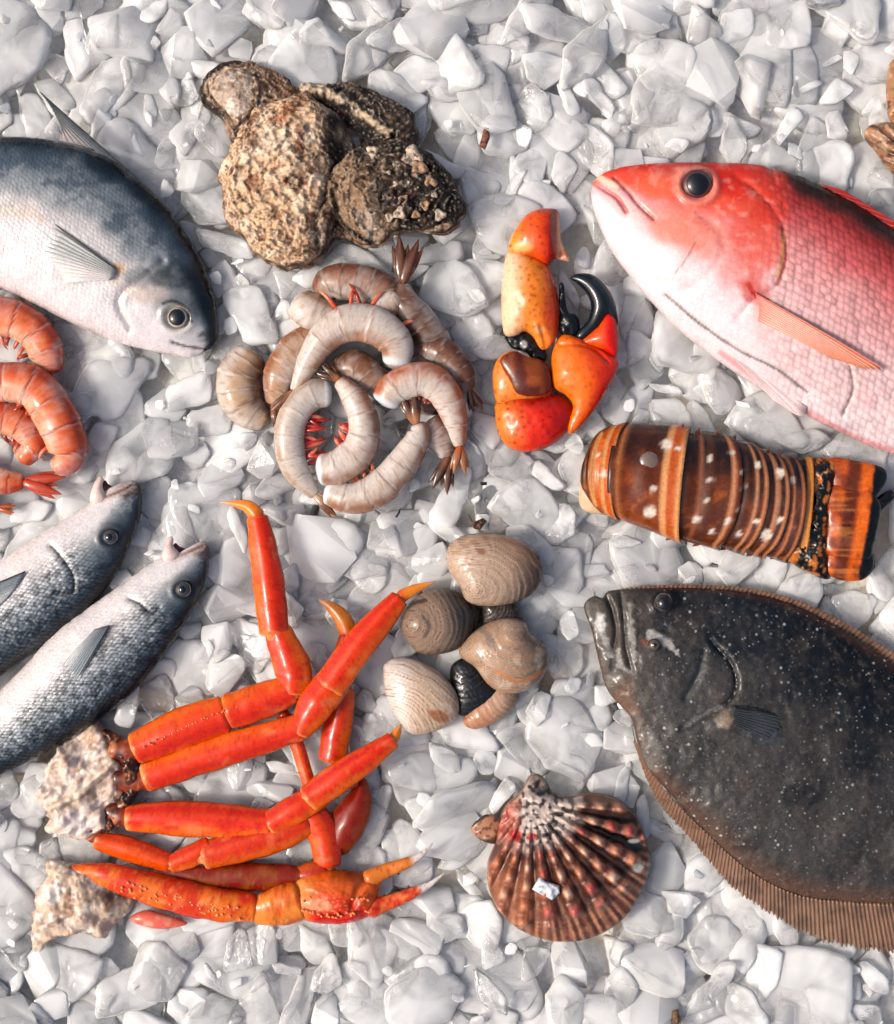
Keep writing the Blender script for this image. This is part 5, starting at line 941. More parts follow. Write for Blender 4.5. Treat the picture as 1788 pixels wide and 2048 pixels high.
    for k in range(40):
        x = RNG.uniform(604, 740); e = 1 if RNG.random() < 0.5 else -1; y = 1806+e*RNG.uniform(14, 24)*math.sqrt(max(0.05, 1-((x-672)/76)**2)); z = 62
        tube('shell_spine', fr, [(x, y, z-3), (x+1.5, y, z+2), (x+4, y, z+5)], [4.0, 3.0, 1.0], M_CRAB, palm, end_round=0.1, nr=6, n=4, paint=lambda p, q, a: p.fill((250, 150, 90)))
    def fg(pts, rad, nm, red):
        def pn(p, q, a):
            p.fill((222, 60, 24) if red else (226, 130, 50)); p.mix((244, 170, 90), sstep(0.2, 0.7, fbm(p.X, p.Y, sc_=9, seed=3)+0.3)*0.5); p.mix((236, 226, 220), sstep(0.62, 0.72, q)); dots(p, 8, (110, 40, 16), 0.5)
        tube(nm, fr, pts, rad, M_CRAB, t, nr=12, g=3.5, flat=0.8, paint=pn)
    fg([(728, 1764, 34), (770, 1742, 34), (806, 1728, 40), (838, 1712, 40), (866, 1686, 36)], [22, 15, 12, 7, 1.2], 'movable_finger', False)
    fg([(730, 1822, 32), (776, 1806, 30), (820, 1788, 36), (860, 1768, 36), (890, 1746, 32)], [22, 16, 12, 6, 1.2], 'fixed_finger', True)
    for (x, y) in ((752, 1798), (768, 1792), (784, 1786), (800, 1780), (816, 1774), (762, 1758), (778, 1752), (796, 1746)):
        tube('tooth', fr, [(x, y, 30), (x+2, y-2 if y > 1770 else y+4, 36)], [4, 1.5], M_CRAB, t, nr=6, n=3, paint=lambda p, q, a: p.fill((96, 36, 18)))
    FOOT.append((np.array(M2, float), 1)); FOOT.append((np.array([(130, 1735), (330, 1740), (560, 1730), (760, 1745), (872, 1680), (894, 1750), (760, 1840), (600, 1848), (430, 1840), (280, 1830)], float), 1))
cluster_b()

# ================= SHRIMP ===========================================
def prawn(t, fr, path, radii, shell, back, belly, nseg=6, tail=None, tailc=(60, 44, 40), side=1, dark=0., cut=True, flat=0.8, mat=None, legs=None, seed=0, redlegs=False, bands=0.25):
    """body tube with overlapping shell rings; side=+1/-1 tells which flank is the back"""
    def rdg(T, A): q = (T*nseg) % 1; return (1.0-0.10*T)*(1+0.05*q**4*(T < 0.93)+0.05*vnoise(T*7, A*1.3, seed=seed)+0.10*np.maximum(0, -np.sin(A))**2)
    def pn(p, q, a):
        c = np.cos(a)*side+fbm(p.X, p.Y, sc_=18, oct=3, seed=seed)*0.35; s = np.sin(a)
        p.fill(shell); p.mix(back, sstep(0.0, 0.85, c)*0.85); p.mix(belly, sstep(0.2, 0.7, -c)*0.6); p.mix(back, sstep(0.82, 1.1, -c)*0.5); p.mix((104, 74, 54), np.exp(-((np.cos(a)*side-0.7)/0.12)**2)*(s > 0)*0.35)
        r = (q*nseg+0.12*vnoise(a*2, q*nseg, seed=seed)) % 1; p.mix(np.array(back)*0.8, sstep(0.90, 0.97, r)*min(0.8, bands*2.2)); p.mix((236, 230, 224), (1-sstep(0.02, 0.12, r))*0.35); p.noise((236, 230, 226), 26, 0.45, 0.7, a=0.3, seed=seed+7)
        p.noise(back, 6, 0.55, 0.75, a=bands*0.8, seed=seed+2); dots(p, 5.5, np.array(back)*0.75, 0.32, seed=seed)
        if cut: p.mix((226, 228, 228), 1-sstep(0.04, 0.075, q))
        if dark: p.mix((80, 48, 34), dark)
    b = tube('body', fr, path, radii, mat or M_SHR, t, nr=22, g=3.2, flat=flat, paint=pn, ridge=rdg, end_round=0.45)
    P = cr(path, 60); d = P[-1]-P[-4]; d = d[:2]/np.linalg.norm(d[:2]); 
    if tail:
        tl, dirs = tail
        if dirs is not None: d = np.array(dirs, float)/np.hypot(*dirs)
        e = P[-1]; nrm_ = np.array([-d[1], d[0]])
        for k, (sp, ln, w) in enumerate(((0.0, 0.8, 0.10), (-0.22, 1, 0.13), (0.22, 0.95, 0.13), (-0.42, 0.8, 0.09), (0.40, 0.85, 0.09))):
            dd = d*math.cos(sp)+nrm_*math.sin(sp); m_ = e[:2]+dd*tl*ln*0.5-d*3; tp = e[:2]+dd*tl*ln
            zz = e[2]+2+(k % 3)*3
            tube('tail_fin', fr, [(*(e[:2]-d*6), zz), (*m_, zz+4), (*tp, zz)], [max(3.5, tl*w*0.7), tl*w, 1.4], mat or M_SHR, t, nr=8, n=10, flat=0.35,
                 paint=lambda p, q, a, k=k: (p.fill(back), p.mix(tailc, sstep(0.15, 0.5, q)), p.mix((216, 150, 110), (1-sstep(0.3, 0.8, np.abs(np.sin(a*2))))*0.3)))
    if legs:
        q0, q1, n, ln, col = legs
        for k in range(n):
            i = int((q0+(q1-q0)*k/(max(1, n-1)))*59); c = P[i]; g_ = P[min(59, i+2)]-P[max(0, i-2)]; g_ = g_[:2]/np.linalg.norm(g_[:2]); nn = np.array([-g_[1], g_[0]])*(-side)
            # nn points towards the belly flank
            r = np.interp(i/59, np.linspace(0, 1, len(radii)), radii)
            rj = RNG.uniform(0.6, 1.2); r = r*0.95; g_ = g_*RNG.uniform(-1.2, 1.6); a0 = c[:2]+nn*r*0.7; a1 = c[:2]+nn*(r+ln*0.5*rj)+g_*ln*0.25; a2 = c[:2]+nn*(r+ln*0.9*rj)+g_*ln*0.5
            tube('swimming_leg', fr, [(*a0, c[2]-4), (*a1, c[2]+RNG.uniform(-8, 6)), (*a2, c[2]-RNG.uniform(6, 22))], [4.6, 4.0, 1.0], mat or M_SHR, t, nr=7, n=7, flat=0.6, paint=lambda p, q, a, k=k: (p.fill(col), p.mix((246, 176, 150), sstep(0.1, 0.9, q)*(0.8 if k % 3 == 0 else 0.15)), p.mix((120, 10, 10), 0.5*(k % 3 == 1))))
    fp = P[::6]; rr = np.mean(radii)*0.7; tg = np.gradient(fp[:, :2], axis=0); tg /= np.linalg.norm(tg, axis=1)[:, None]+1e-9; n2 = np.stack([-tg[:, 1], tg[:, 0]], 1)
    FOOT.append((np.vstack([fp[:, :2]+n2*rr, (fp[:, :2]-n2*rr)[::-1]]), 1))
    return b
SH, BK, BL = (214, 200, 188), (166, 106, 66), (224, 216, 210)
def shrimp(label, path, radii, **kw):
    c = np.array(path, float).mean(0); t, fr = thing('raw_shrimp', label, 'shrimp', c[0], c[1], c[2], group='heap of raw headless shrimp')
    kw.setdefault('shell', SH); kw.setdefault('back', BK); kw.setdefault('belly', BL); prawn(t, fr, path, radii, **kw)
shrimp('tan raw shrimp half sunk in ice at the far left of the heap', [(508, 700, 0), (478, 756, 4), (490, 812, 4), (536, 848, 0)], [32, 46, 45, 24], side=-1, seed=1, shell=(200, 168, 136), back=(122, 76, 48), cut=False)
shrimp('raw shrimp with an orange brown back, second from the left in the heap', [(628, 664, 12), (590, 698, 20), (560, 752, 22), (548, 812, 16)], [22, 33, 35, 19], side=1, seed=2, shell=(200, 164, 130), back=(170, 104, 60), cut=False, tail=(50, (0.4, 1)), tailc=(70, 50, 40))
shrimp('pinkish brown raw shrimp arched across the top of the heap, red legs inside', [(636, 592, 10), (662, 566, 18), (712, 566, 22), (764, 582, 22), (790, 610, 18)], [20, 35, 39, 37, 26], side=-1, seed=3, shell=(176, 138, 116), back=(136, 84, 60), cut=False)
shrimp('white fleshed end of a raw shrimp at the top left of the heap', [(590, 596, 16), (622, 622, 22), (680, 640, 20)], [30, 39, 28], side=-1, seed=4, shell=(224, 208, 196), back=(206, 160, 124), cut=True)
shrimp('dark shaded raw shrimp whose brown tail fan points straight up under the oysters', [(900, 730, 12), (866, 684, 22), (836, 640, 32), (812, 606, 42), (806, 566, 44)], [26, 37, 37, 30, 14], side=-1, seed=5, shell=(140, 104, 82), back=(84, 50, 36), tail=(96, (0.14, -1)), tailc=(62, 32, 26), dark=0.2, cut=False)  # its shadow is painted in: darker shell colours plus the dark mix
shrimp('raw shrimp with a pale cut end beside the upright tail fan', [(748, 626, 46), (776, 612, 48), (800, 590, 48)], [24, 28, 19], side=1, seed=15, shell=(206, 186, 170), back=(176, 116, 78), cut=True)
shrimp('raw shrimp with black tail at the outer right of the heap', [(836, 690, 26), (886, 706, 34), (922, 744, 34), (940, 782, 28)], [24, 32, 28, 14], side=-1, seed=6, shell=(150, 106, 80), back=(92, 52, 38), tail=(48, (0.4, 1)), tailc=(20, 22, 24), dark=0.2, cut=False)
shrimp('largest raw shrimp, a pale arch over the middle of the heap', [(792, 734, 56), (792, 690, 62), (756, 654, 66), (700, 646, 64), (650, 674, 60), (616, 726, 52), (588, 784, 44)], [27, 35, 39, 39, 35, 27, 13], side=-1, seed=7, tail=(66, (-0.62, 0.8)), tailc=(96, 70, 54), back=(182, 126, 88), legs=(0.22, 0.5, 7, 44, (222, 84, 36)))
shrimp('brown raw shrimp seen through the gap under the pale arch', [(664, 752, 20), (710, 734, 26), (752, 764, 22), (790, 800, 14)], [24, 35, 33, 24], side=-1, seed=8, shell=(158, 116, 88), back=(122, 78, 54), cut=False)
shrimp('translucent raw shrimp curled round the left of the heap, tail at the bottom', [(664, 784, 36), (622, 790, 42), (590, 826, 42), (578, 880, 38), (592, 940, 32), (632, 992, 26)], [28, 32, 33, 32, 29, 13], side=1, seed=9, tail=(62, (0.8, 0.5)), tailc=(96, 62, 50), shell=(212, 200, 190), back=(204, 176, 152), legs=(0.3, 0.75, 14, 46, (198, 30, 22)))
shrimp('raw shrimp curled beside the red legs, dark tail pointing up', [(632, 940, 46), (676, 934, 52), (718, 900, 56), (728, 848, 58), (708, 796, 56), (676, 758, 50)], [31, 35, 36, 34, 29, 14], side=1, seed=10, tail=(48, (-0.75, -0.4)), tailc=(36, 26, 24), back=(176, 116, 76), legs=(0.3, 0.6, 8, 26, (210, 60, 36)))
shrimp('raw shrimp along the bottom of the heap with its dark tail fan in the middle', [(648, 980, 38), (704, 996, 46), (764, 972, 50), (810, 920, 54), (838, 868, 58), (832, 846, 60)], [26, 32, 36, 33, 25, 14], side=1, seed=11, tail=(70, (-0.3, -1)), tailc=(42, 24, 22), back=(176, 120, 82), legs=(0.25, 0.5, 8, 22, (160, 80, 44)))
shrimp('raw shrimp with a bright orange back hooked down the right of the heap', [(768, 812, 54), (790, 776, 60), (840, 758, 64), (884, 780, 62), (908, 832, 54), (920, 894, 44)], [28, 34, 36, 35, 29, 13], side=-1, seed=12, tail=(58, (-0.02, 1)), tailc=(160, 110, 76), back=(198, 100, 34), legs=(0.3, 0.6, 6, 20, (110, 60, 40)))
shrimp('short raw shrimp at the lower right of the heap with one black tail fin', [(850, 846, 24), (880, 876, 26), (896, 916, 24)], [32, 33, 16], side=-1, seed=13, shell=(186, 160, 146), back=(138, 92, 68), tail=(74, (-0.25, 1)), tailc=(18, 20, 22), cut=False)
shrimp('shaded brown raw shrimp deep in the right side of the heap', [(770, 700, 8), (830, 720, 14), (862, 770, 12), (850, 830, 8)], [33, 41, 41, 32], side=-1, seed=14, shell=(134, 98, 78), back=(90, 56, 42), cut=False, dark=0.15)  # shade deep in the heap is put into its dark colours
# cooked prawns
def cooked(label, path, radii, **kw):
    c = np.array(path, float).mean(0); t, fr = thing('cooked_prawn', label, 'prawn', c[0], c[1], c[2], group='cooked orange prawns at the left edge')
    prawn(t, fr, path, radii, shell=(236, 132, 82), back=(204, 58, 14), belly=(246, 208, 176), bands=0.5, **kw)
cooked('uppermost of the orange cooked prawns, just under the silver fish', [(-80, 680, 20), (-40, 636, 30), (14, 634, 34), (66, 660, 34), (94, 706, 30), (104, 748, 22)], [34, 44, 42, 40, 38, 24], side=-1, seed=21, cut=False, legs=(0.4, 0.8, 5, 26, (206, 84, 52)))
cooked('largest orange cooked prawn, curving past a gap to its right', [(-40, 772, 40), (20, 764, 46), (72, 778, 48), (108, 826, 46), (132, 880, 40), (134, 918, 34), (104, 940, 32)], [34, 42, 45, 46, 46, 34, 18], side=-1, seed=22, cut=False, legs=(0.3, 0.9, 9, 34, (214, 92, 58)))
cooked('reddish cooked prawn tucked inside the largest one', [(-50, 850, 24), (0, 836, 30), (46, 852, 30), (68, 888, 26), (40, 924, 24)], [30, 34, 34, 30, 20], side=-1, seed=23, cut=False, legs=(0.2, 0.8, 5, 22, (190, 50, 36)))
cooked('flat cooked prawn with its tail fan pointing right, below the others', [(-120, 920, 12), (-60, 946, 16), (0, 962, 18), (50, 964, 16)], [32, 38, 30, 17], side=1, seed=24, cut=False, tail=(84, (1, 0.1)), tailc=(200, 70, 48))
cooked('lowest cooked prawn, only its leg tips showing at the left edge', [(-110, 1000, 10), (-50, 1010, 12), (0, 1016, 12)], [24, 26, 14], side=1, seed=25, cut=False, tail=(34, (1, 0.1)), tailc=(196, 100, 52))

# ================= scraps on the ice ================================
def scrap(label, pts, z, c, H=8):
    c0 = np.array(pts, float).mean(0); t, fr = thing('shell_scrap', label, 'shell scrap', c0[0], c0[1], z)
    puff('scrap_body', fr, pts, H, z, 5, g=2.2, mat=M_SHELL, parent=t, paint=lambda p: (p.fill(c), p.noise((60, 40, 34), 5, 0.5, 0.65, a=0.8)), disp=lambda X, Y, h: fbm(X, Y, sc_=6, oct=2)*4, smooth_outline=False)
scrap('tiny brown shell splinter on the ice left of the snapper mouth', [(968, 254), (978, 256), (980, 276), (970, 300), (958, 292), (964, 272)], 20, (150, 100, 78))
scrap('small brown wedge of shell on the ice above the topmost clam', [(936, 1026), (948, 1044), (966, 1036), (974, 1042), (960, 1060), (948, 1058)], 20, (120, 84, 66))
scrap('small dark speck of shell on the ice under the shrimp heap', [(960, 964), (974, 964), (974, 970), (962, 971)], 18, (30, 26, 26), 4)
scrap('dark sliver of shell in the ice right of the lowest shrimp tail', [(790, 1034), (802, 1014), (800, 1026), (794, 1036)], 18, (60, 50, 44), 4)
scrap('brown scrap sticking out of the ice at the bottom edge', [(1344, 2022), (1356, 2018), (1362, 2040), (1350, 2060), (1342, 2050)], 18, (140, 110, 84))
# ================= ICE ==============================================
def ice_material(name, body=0.3, rim=0.9, tint=(255, 255, 254), gloss=0.12, relief=True):
    """milky ice: part of the light goes straight through, part is scattered by the cloudy core; longer paths at the rim read whiter"""
    m, nt, b = new_mat(name); N, L = nt.nodes, nt.links
    df = N.new('ShaderNodeBsdfDiffuse'); tr = N.new('ShaderNodeBsdfTranslucent'); tp = N.new('ShaderNodeBsdfTransparent')
    for q in (df, tr): q.inputs['Color'].default_value = (*lin(tint), 1)
    tp.inputs['Color'].default_value = (0.997, 0.998, 1.0, 1)
    gs = N.new('ShaderNodeBsdfGlossy'); gs.inputs['Roughness'].default_value = gloss
    fr_ = N.new('ShaderNodeFresnel'); fr_.inputs[0].default_value = 1.38
    if relief:
        tc = N.new('ShaderNodeTexCoord'); n2 = N.new('ShaderNodeTexNoise'); n2.inputs['Scale'].default_value = 120; n2.inputs['Detail'].default_value = 2; n2.inputs['Distortion'].default_value = 0.8
        L.new(tc.outputs['Object'], n2.inputs['Vector'])
        bp = N.new('ShaderNodeBump'); bp.inputs['Strength'].default_value = 0.7; bp.inputs['Distance'].default_value = 0.002; L.new(n2.outputs[0], bp.inputs['Height'])
        gl = N.new('ShaderNodeBsdfGlass'); gl.inputs['IOR'].default_value = 1.25; gl.inputs['Roughness'].default_value = 0.05
        for q in (gs, fr_, gl): L.new(bp.outputs[0], q.inputs['Normal'])
    sc_ = N.new('ShaderNodeMixShader'); sc_.inputs[0].default_value = 0.16; L.new(df.outputs[0], sc_.inputs[1]); L.new(tr.outputs[0], sc_.inputs[2])
    lw = N.new('ShaderNodeLayerWeight'); lw.inputs[0].default_value = 0.42
    at = N.new('ShaderNodeAttribute'); at.attribute_name = 'Cloud'; oi = N.new('ShaderNodeObjectInfo')
    m1 = N.new('ShaderNodeMath'); m1.operation = 'MULTIPLY_ADD'; L.new(at.outputs['Fac'], m1.inputs[0]); m1.inputs[1].default_value = 0.30; m1.inputs[2].default_value = body-0.24
    m2 = N.new('ShaderNodeMath'); m2.operation = 'MULTIPLY_ADD'; m2.use_clamp = True; L.new(oi.outputs['Random'], m2.inputs[0]); m2.inputs[1].default_value = 0.22; L.new(m1.outputs[0], m2.inputs[2])
    mf = N.new('ShaderNodeMix'); L.new(lw.outputs['Facing'], mf.inputs[0]); L.new(m2.outputs[0], mf.inputs[2]); mf.inputs[3].default_value = rim
    mm = N.new('ShaderNodeMixShader'); L.new(mf.outputs[0], mm.inputs[0]); L.new(tp.outputs[0], mm.inputs[1]); L.new(sc_.outputs[0], mm.inputs[2])
    if relief:
        mg = N.new('ShaderNodeMixShader'); mg.inputs[0].default_value = 0.12; L.new(mm.outputs[0], mg.inputs[1]); L.new(gl.outputs[0], mg.inputs[2]); mm = mg
    fm = N.new('ShaderNodeMixShader'); L.new(fr_.outputs[0], fm.inputs[0]); L.new(mm.outputs[0], fm.inputs[1]); L.new(gs.outputs[0], fm.inputs[2])
    L.new(fm.outputs[0], N['Material Output'].inputs['Surface']); N.remove(b)
    return m
def cloud(V, seed):
    return sstep(0.25, 0.75, fbm(V[:, 0], V[:, 1], V[:, 2], sc_=42, oct=3, seed=seed)*0.9+0.5)
M_ICE = ice_material('ice', body=0.29)
M_ICE2 = ice_material('crushed_ice', body=0.30, rim=0.7, relief=False)

def slab_mesh(name, rg, rx, ry, th, k=6, jag=0.2, nseg=30, dome=0.25):
    """melted ice flake: rounded polygon outline, uneven thickness"""
    ang = np.sort((np.arange(k)+rg.uniform(-0.28, 0.28, k))*2*np.pi/k)
    rad = 1+rg.uniform(-jag*1.6, jag, k)
    C = np.stack([np.cos(ang)*rad*rx, np.sin(ang)*rad*ry], 1)
    # round the corners: straight edges with short arcs
    pts = []
    for i in range(k):
        p, c, nx_ = C[i-1], C[i], C[(i+1) % k]; r = rg.uniform(0.08, 0.36)
        a = c+(p-c)*r; b = c+(nx_-c)*r
        for t in np.linspace(0, 1, 6): pts.append((1-t)**2*a+2*t*(1-t)*c+t*t*b)
    pts = np.array(pts); d = np.r_[0, np.cumsum(np.linalg.norm(np.diff(np.vstack([pts, pts[:1]]), axis=0), axis=1))]
    s = np.linspace(0, d[-1], nseg, endpoint=False); PP = np.vstack([pts, pts[:1]])
    B = np.stack([np.interp(s, d, PP[:, 0]), np.interp(s, d, PP[:, 1])], 1)
    off = rg.uniform(-0.12, 0.12, 2)*rx; sh = rg.uniform(0.75, 1.0)
    rings = [(0.45, 1+dome*0.2), (0.84, 0.96), (0.955, 0.74), (1.0, 0.1), (0.96+0.04*sh, -0.35), (0.86*sh+0.05, -0.85), (0.5, -1.0)]
    V = [(off[0]*0.3, off[1]*0.3, th*(1+dome*0.35))]
    tx, ty = rg.uniform(-0.25, 0.25, 2)
    for (q, z) in rings:
        for (x, y) in B: V.append((x*q+off[0]*(1-q), y*q+off[1]*(1-q), th*z*(1+tx*x/rx+ty*y/ry)))
    V.append((0, 0, -th))
    V = np.array(V); sd = int(rg.integers(1e6))
    dn = fbm(V[:, 0], V[:, 1], V[:, 2], sc_=34, oct=2, seed=sd); V[:, 2] += dn*th*0.4
    V[:, 0] += vnoise(V[:, 0]/14, V[:, 1]/14, V[:, 2]/14, seed=sd+1)*3.2; V[:, 1] += vnoise(V[:, 0]/14, V[:, 1]/14, V[:, 2]/14, seed=sd+2)*3.2
    F = []; n = nseg
    for j in range(n): F.append((0, 1+j, 1+(j+1) % n))
    for i in range(len(rings)-1):
        for j in range(n):
            a = 1+i*n+j; b = 1+i*n+(j+1) % n; F.append((a, a+n, b+n, b))
    e = len(V)-1; o = 1+(len(rings)-1)*n
    for j in range(n): F.append((e, o+(j+1) % n, o+j))
    return V, F
def lump_mesh(name, rg, rx, ry, rz):
    """chunky broken piece: hull of scattered points, corners softened"""
    bm = bmesh.new()
    for i in range(13):
        v = rg.normal(size=3); v /= np.abs(v).max()**0.6*np.linalg.norm(v)**0.4+1e-9; bm.verts.new((v[0]*rx, v[1]*ry, v[2]*rz))
    r = bmesh.ops.convex_hull(bm, input=bm.verts)
    bmesh.ops.delete(bm, geom=[v for v in bm.verts if not v.link_faces], context='VERTS')
    bmesh.ops.dissolve_limit(bm, angle_limit=R(12), verts=bm.verts, edges=bm.edges)
    bmesh.ops.bevel(bm, geom=list(bm.edges), offset=min(rx, ry)*0.08, segments=2, profile=0.6, affect='EDGES', clamp_overlap=True)
    bmesh.ops.triangulate(bm, faces=bm.faces)
    bm.verts.index_update()
    V = np.array([tuple(v.co) for v in bm.verts]); F = [tuple(v.index for v in f.verts) for f in bm.faces]; bm.free()
    sd = int(rg.integers(1e6)); V += np.stack([vnoise(V[:, 0]/16, V[:, 1]/16, V[:, 2]/16, seed=sd+k) for k in range(3)], 1)*2.5
    return V, F
irg = np.random.default_rng(5)
def ico_scale(V): 
    W = V.copy(); W[:, 1] *= -1; return W*S
KINDS = []   # (mesh, mean radius px, word)
for i in range(14):
    V, F = slab_mesh('s', irg, 80*irg.uniform(0.85, 1.2), 80*irg.uniform(0.6, 1.0), irg.uniform(6, 12), k=int(irg.integers(4, 8)))
    me = mesh_from('ice_flake_%02d' % i, V*S, F); set_attr(me, 'Cloud', cloud(V, i)); me.materials.append(M_ICE); KINDS.append((me, 80, 'flat', (V, F)))
for i in range(6):
    V, F = slab_mesh('s', irg, 66*irg.uniform(0.9, 1.2), 28*irg.uniform(0.8, 1.2), irg.uniform(9, 14), k=int(irg.integers(4, 6)))
    me = mesh_from('ice_splinter_%02d' % i, V*S, F); set_attr(me, 'Cloud', cloud(V, i+30)); me.materials.append(M_ICE); KINDS.append((me, 48, 'long', (V, F)))
for i in range(6):
    V, F = lump_mesh('l', irg, 56*irg.uniform(0.8, 1.1), 50*irg.uniform(0.7, 1.1), 26*irg.uniform(0.7, 1.1))
    me = mesh_from('ice_lump_%02d' % i, V*S, F); set_attr(me, 'Cloud', cloud(V, i+60)); me.materials.append(M_ICE); KINDS.append((me, 50, 'chunky', (V, F)))

# clearance map: how deep under seafood a point lies (px grid of 8)
GX = np.arange(-200, 2000, 8.); GY = np.arange(-200, 2260, 8.)
gX, gY = np.meshgrid(GX, GY); OCC = np.zeros(gX.shape)
for poly, w in FOOT: OCC = np.where(inside(gX, gY, poly), w, OCC)
# blurred distance: number of cells to the nearest occupied / free cell
def chamfer(mask):
    d = np.where(mask, 0., 1e6)
    for k in range(60):
        e = d.copy()
        for sx, sy, c in ((1, 0, 1), (-1, 0, 1), (0, 1, 1), (0, -1, 1), (1, 1, 1.414), (-1, 1, 1.414), (1, -1, 1.414), (-1, -1, 1.414)):
            e = np.minimum(e, np.roll(np.roll(d, sx, 1), sy, 0)+c)
        d = e
    return d*8
if FOOT:
    D_OUT = chamfer(OCC > 0); D_IN = chamfer(OCC <= 0)
else:
    D_OUT = np.full(OCC.shape, 480.); D_IN = np.zeros(OCC.shape)
def look(D, x, y):
    i = int(np.clip((y+200)/8, 0, D.shape[0]-1)); j = int(np.clip((x+200)/8, 0, D.shape[1]-1)); return float(D[i, j])

# --- the bed under everything
def build_bed():
    n = 220; xs = np.linspace(-700, 2500, n); ys = np.linspace(-700, 2750, n); X, Y = np.meshgrid(xs, ys)
    Z = -72+fbm(X, Y, sc_=60, oct=3, seed=4)*14
    V = np.stack([X.ravel(), Y.ravel(), Z.ravel()], 1); F = []
    for i in range(n-1):
        for j in range(n-1): a = i*n+j; F.append((a, a+n, a+n+1, a+1))
    p = Paint(V[:, 0], V[:, 1]); p.fill((255, 253, 250)); p.noise((238, 226, 216), 260, 0.4, 0.75, seed=2); 
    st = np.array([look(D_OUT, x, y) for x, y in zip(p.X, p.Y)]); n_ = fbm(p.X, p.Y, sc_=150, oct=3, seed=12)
    p.mix((206, 172, 150), (1-sstep(10, 110, st+n_*70))*0.55)     # warm brown tint beside the seafood, fading outward
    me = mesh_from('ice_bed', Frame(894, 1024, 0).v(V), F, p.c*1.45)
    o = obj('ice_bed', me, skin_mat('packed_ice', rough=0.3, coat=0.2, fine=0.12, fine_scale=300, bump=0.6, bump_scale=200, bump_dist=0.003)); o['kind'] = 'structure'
build_bed()

# --- small and deep pieces: one mass
def place_mat(x, y, z, sc_, tilt, az, spin):
    fr = Frame(x, y, z)
    return Matrix.Translation((fr.loc.x, fr.loc.y, z*S)) @ Matrix.Rotation(az, 4, 'Z') @ Matrix.Rotation(tilt, 4, 'X') @ Matrix.Rotation(spin, 4, 'Z') @ Matrix.Diagonal((sc_, sc_, sc_, 1))
mV, mF, cnt = [], [], 0
def add_mass(kind, M):
    global cnt
    V, F = kind[3]; A = np.array(M)[:3]; W = (V*S) @ A[:, :3].T+A[:, 3]
    mV.append(W); mF.extend([tuple(i+cnt for i in f) for f in F]); cnt += len(V)
def spread(n, dmin, x0, x1, y0, y1, rg, tries=40):
    P = []; cell = dmin; H = {}
    for k in range(n*tries):
        x, y = rg.uniform(x0, x1), rg.uniform(y0, y1); ci, cj = int(x//cell), int(y//cell); ok = True
        for a in (-1, 0, 1):
            for b in (-1, 0, 1):
                for q in H.get((ci+a, cj+b), ()):
                    if (q[0]-x)**2+(q[1]-y)**2 < dmin*dmin: ok = False; break
                if not ok: break
            if not ok: break
        if ok: P.append((x, y)); H.setdefault((ci, cj), []).append((x, y))
        if len(P) >= n: break
    return P
X0, X1, Y0, Y1 = -160, 1950, -160, 2210
for (x, y) in spread(420, 84, X0, X1, Y0, Y1, irg):
    if look(D_IN, x, y) > 70: continue
    kd = KINDS[irg.integers(len(KINDS))]
    add_mass(kd, place_mat(x, y, irg.uniform(-44, -26), irg.uniform(0.8, 1.5), irg.normal()*0.14, irg.uniform(0, 6.28), irg.uniform(0, 6.28)))
# surface pieces, the largest as things of their own
cand = spread(900, 60, X0, X1, Y0, Y1, irg)
items = []
for (x, y) in cand:
    din = look(D_IN, x, y); dout = look(D_OUT, x, y)
    if din > 24: continue
    kd = KINDS[irg.integers(len(KINDS))]; s_ = irg.uniform(0.5, 1.0) if irg.random() < 0.5 else irg.uniform(1.0, 1.65)
    free = max(0, dout-(60*s_*0.8)) if din <= 0 else 0
    edge = 1-min(1, dout/110.) if din <= 0 else 1
    z = irg.uniform(-26, -6)-edge*(14 if irg.random() < 0.75 else -2)-(10 if din > 0 else 0)
    tilt = abs(irg.normal())*0.20*(1-0.6*edge)
    if edge > 0.4: s_ = min(s_, 1.05)
    items.append((s_, kd, x, y, z, tilt, irg.uniform(0, 6.28), irg.uniform(0, 6.28), edge))
vis = [it for it in items if -30 < it[2] < 1818 and -30 < it[3] < 2078 and look(D_IN, it[2], it[3]) <= 0]
vis.sort(key=lambda it: -it[0]*it[1][1]); big = set(id(v) for v in vis[:292])
for it in items:
    if id(it) not in big: add_mass(it[1], place_mat(it[2], it[3], it[4], it[0], it[5], it[6], it[7]))
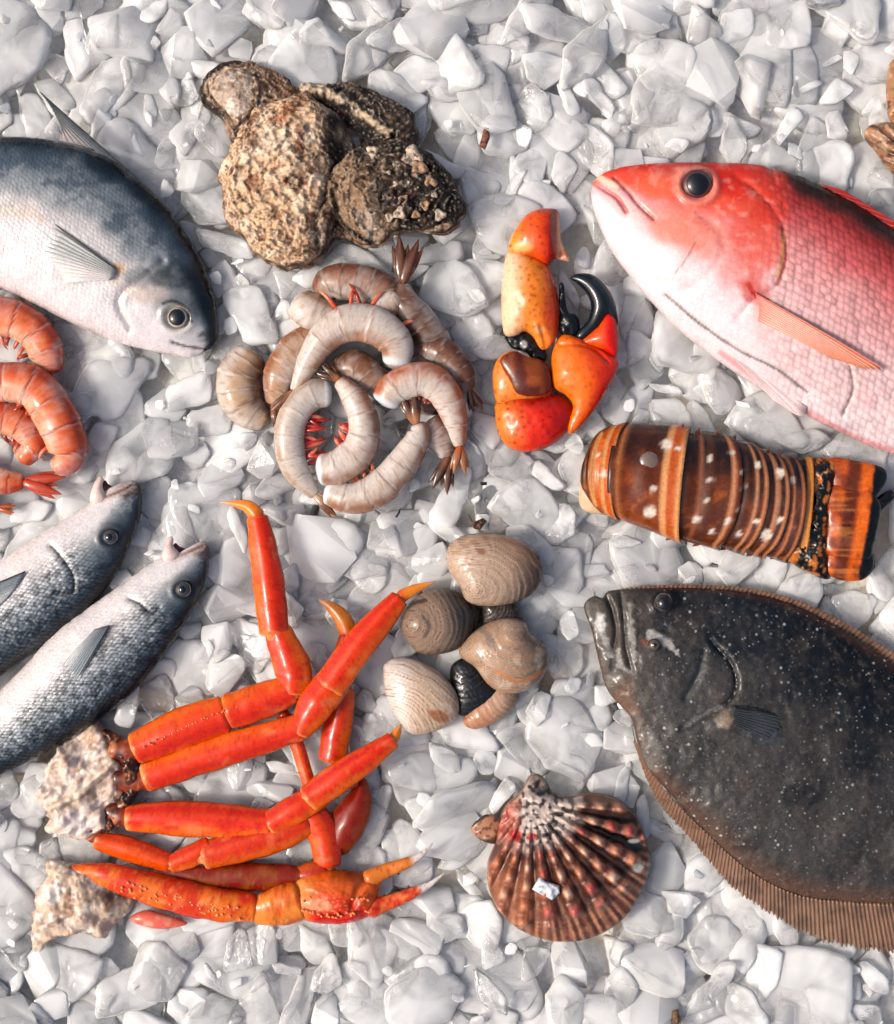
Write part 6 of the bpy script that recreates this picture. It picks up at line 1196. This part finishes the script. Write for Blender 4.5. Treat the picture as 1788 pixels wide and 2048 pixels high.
# crumbs
for (x, y) in spread(1100, 26, X0, X1, Y0, Y1, irg):
    if look(D_IN, x, y) > 0 or look(D_OUT, x, y) < 16: continue
    if irg.random() < 0.62: continue
    kd = KINDS[irg.integers(len(KINDS))]
    add_mass(kd, place_mat(x, y, irg.uniform(-20, 6), irg.uniform(0.12, 0.34), irg.normal()*0.5, irg.uniform(0, 6.28), irg.uniform(0, 6.28)))
VV = np.vstack(mV); me = mesh_from('crushed_ice', VV, mF); set_attr(me, 'Cloud', cloud(VV/S, 77)); o = obj('crushed_ice', me, M_ICE2); o['kind'] = 'stuff'
o['label'] = 'small crushed ice filling the gaps between the larger chunks'; 
LM = [('the silver fish', 330, 420), ('the silver fish eye', 400, 680), ('the silver fish dorsal fin', 110, 220), ('the oysters', 590, 330), ('the dark oyster', 800, 380), ('the small top oyster', 470, 160),
      ('the raw shrimp heap', 720, 760), ('the leftmost raw shrimp', 480, 780), ('the upright shrimp tail', 815, 510), ('the upper stone crab claw', 1060, 540), ('the red stone crab claw', 1110, 790),
      ('the snapper mouth', 1190, 380), ('the snapper head', 1400, 330), ('the snapper belly', 1420, 720), ('the snapper back', 1700, 390), ('the lobster tail', 1400, 960), ('the lobster tail fan', 1720, 1040),
      ('the flounder mouth', 1180, 1240), ('the flounder back', 1550, 1190), ('the flounder belly', 1370, 1650), ('the flounder bottom fin', 1650, 1870), ('the scallop', 1140, 1720), ('the scallop hinge', 1010, 1610),
      ('the top clam', 990, 1130), ('the clam pile', 940, 1330), ('the cream clam', 830, 1390), ('the tall crab leg', 530, 1140), ('the slanting crab leg', 760, 1250), ('the crab leg bundle', 600, 1500),
      ('the crab pincer', 830, 1750), ('the lower crab arm', 400, 1810), ('the upper crab meat', 150, 1570), ('the lower crab meat', 140, 1810), ('the left sea bass', 240, 1010), ('the right sea bass', 390, 1150),
      ('the bass bellies', 30, 1500), ('the orange prawns', 110, 830), ('the edge shell', 1770, 220), ('the top edge', 300, 10), ('the top edge middle', 850, 10), ('the top right corner', 1680, 30), ('the top edge right of centre', 1300, 20),
      ('the top left corner', 40, 40), ('the bottom left corner', 60, 2010), ('the bottom edge left of centre', 500, 2030), ('the bottom edge middle', 900, 2030), ('the bottom edge right of centre', 1350, 2030), ('the bottom right corner', 1730, 2010)]
def compass(dx, dy):
    a = math.degrees(math.atan2(-dy, dx)) % 360
    return ['right of', 'up and right of', 'above', 'up and left of', 'left of', 'down and left of', 'below', 'down and right of'][int(((a+22.5) % 360)//45)]
chunks = sorted(vis[:292], key=lambda it: (it[3], it[2])); used = {}; lab = []
for it in chunks:
    s_, kd, x, y, z, tilt, az, spin, edge = it; r = s_*kd[1]
    ds = sorted((math.hypot(x-a, y-b), n, a, b) for n, a, b in LM)
    size = 'big' if r > 92 else 'medium' if r > 62 else 'small'
    shape = {'flat': 'flat', 'long': 'long thin', 'chunky': 'chunky'}[kd[2]]; lean = ' tilted' if tilt > 0.3 else ''
    d, n, a, b = ds[0]; base = f'{size}{lean} {shape} ice chunk {compass(x-a, y-b)} {n}'
    lab.append([base, d, ds[1][1]])
from collections import defaultdict
gp = defaultdict(list)
for i, q in enumerate(lab): gp[q[0]].append(i)
final = [q[0] for q in lab]
ORD = ['nearest one', 'second nearest', 'third nearest', 'fourth nearest', 'fifth nearest', 'sixth nearest', 'seventh nearest', 'eighth nearest']
for k, ids in gp.items():
    if len(ids) > 1:
        for j, i in enumerate(sorted(ids, key=lambda i: lab[i][1])): final[i] = k+', '+ORD[min(j, 7)]
for it, lb in zip(chunks, final):
    s_, kd, x, y, z, tilt, az, spin, edge = it
    o = bpy.data.objects.new('ice_chunk', kd[0]); COL.objects.link(o)
    o.matrix_world = place_mat(x, y, z, s_, tilt, az, spin)
    o['category'] = 'ice chunk'; o['group'] = 'ice chunks spread over the counter'; o['label'] = lb
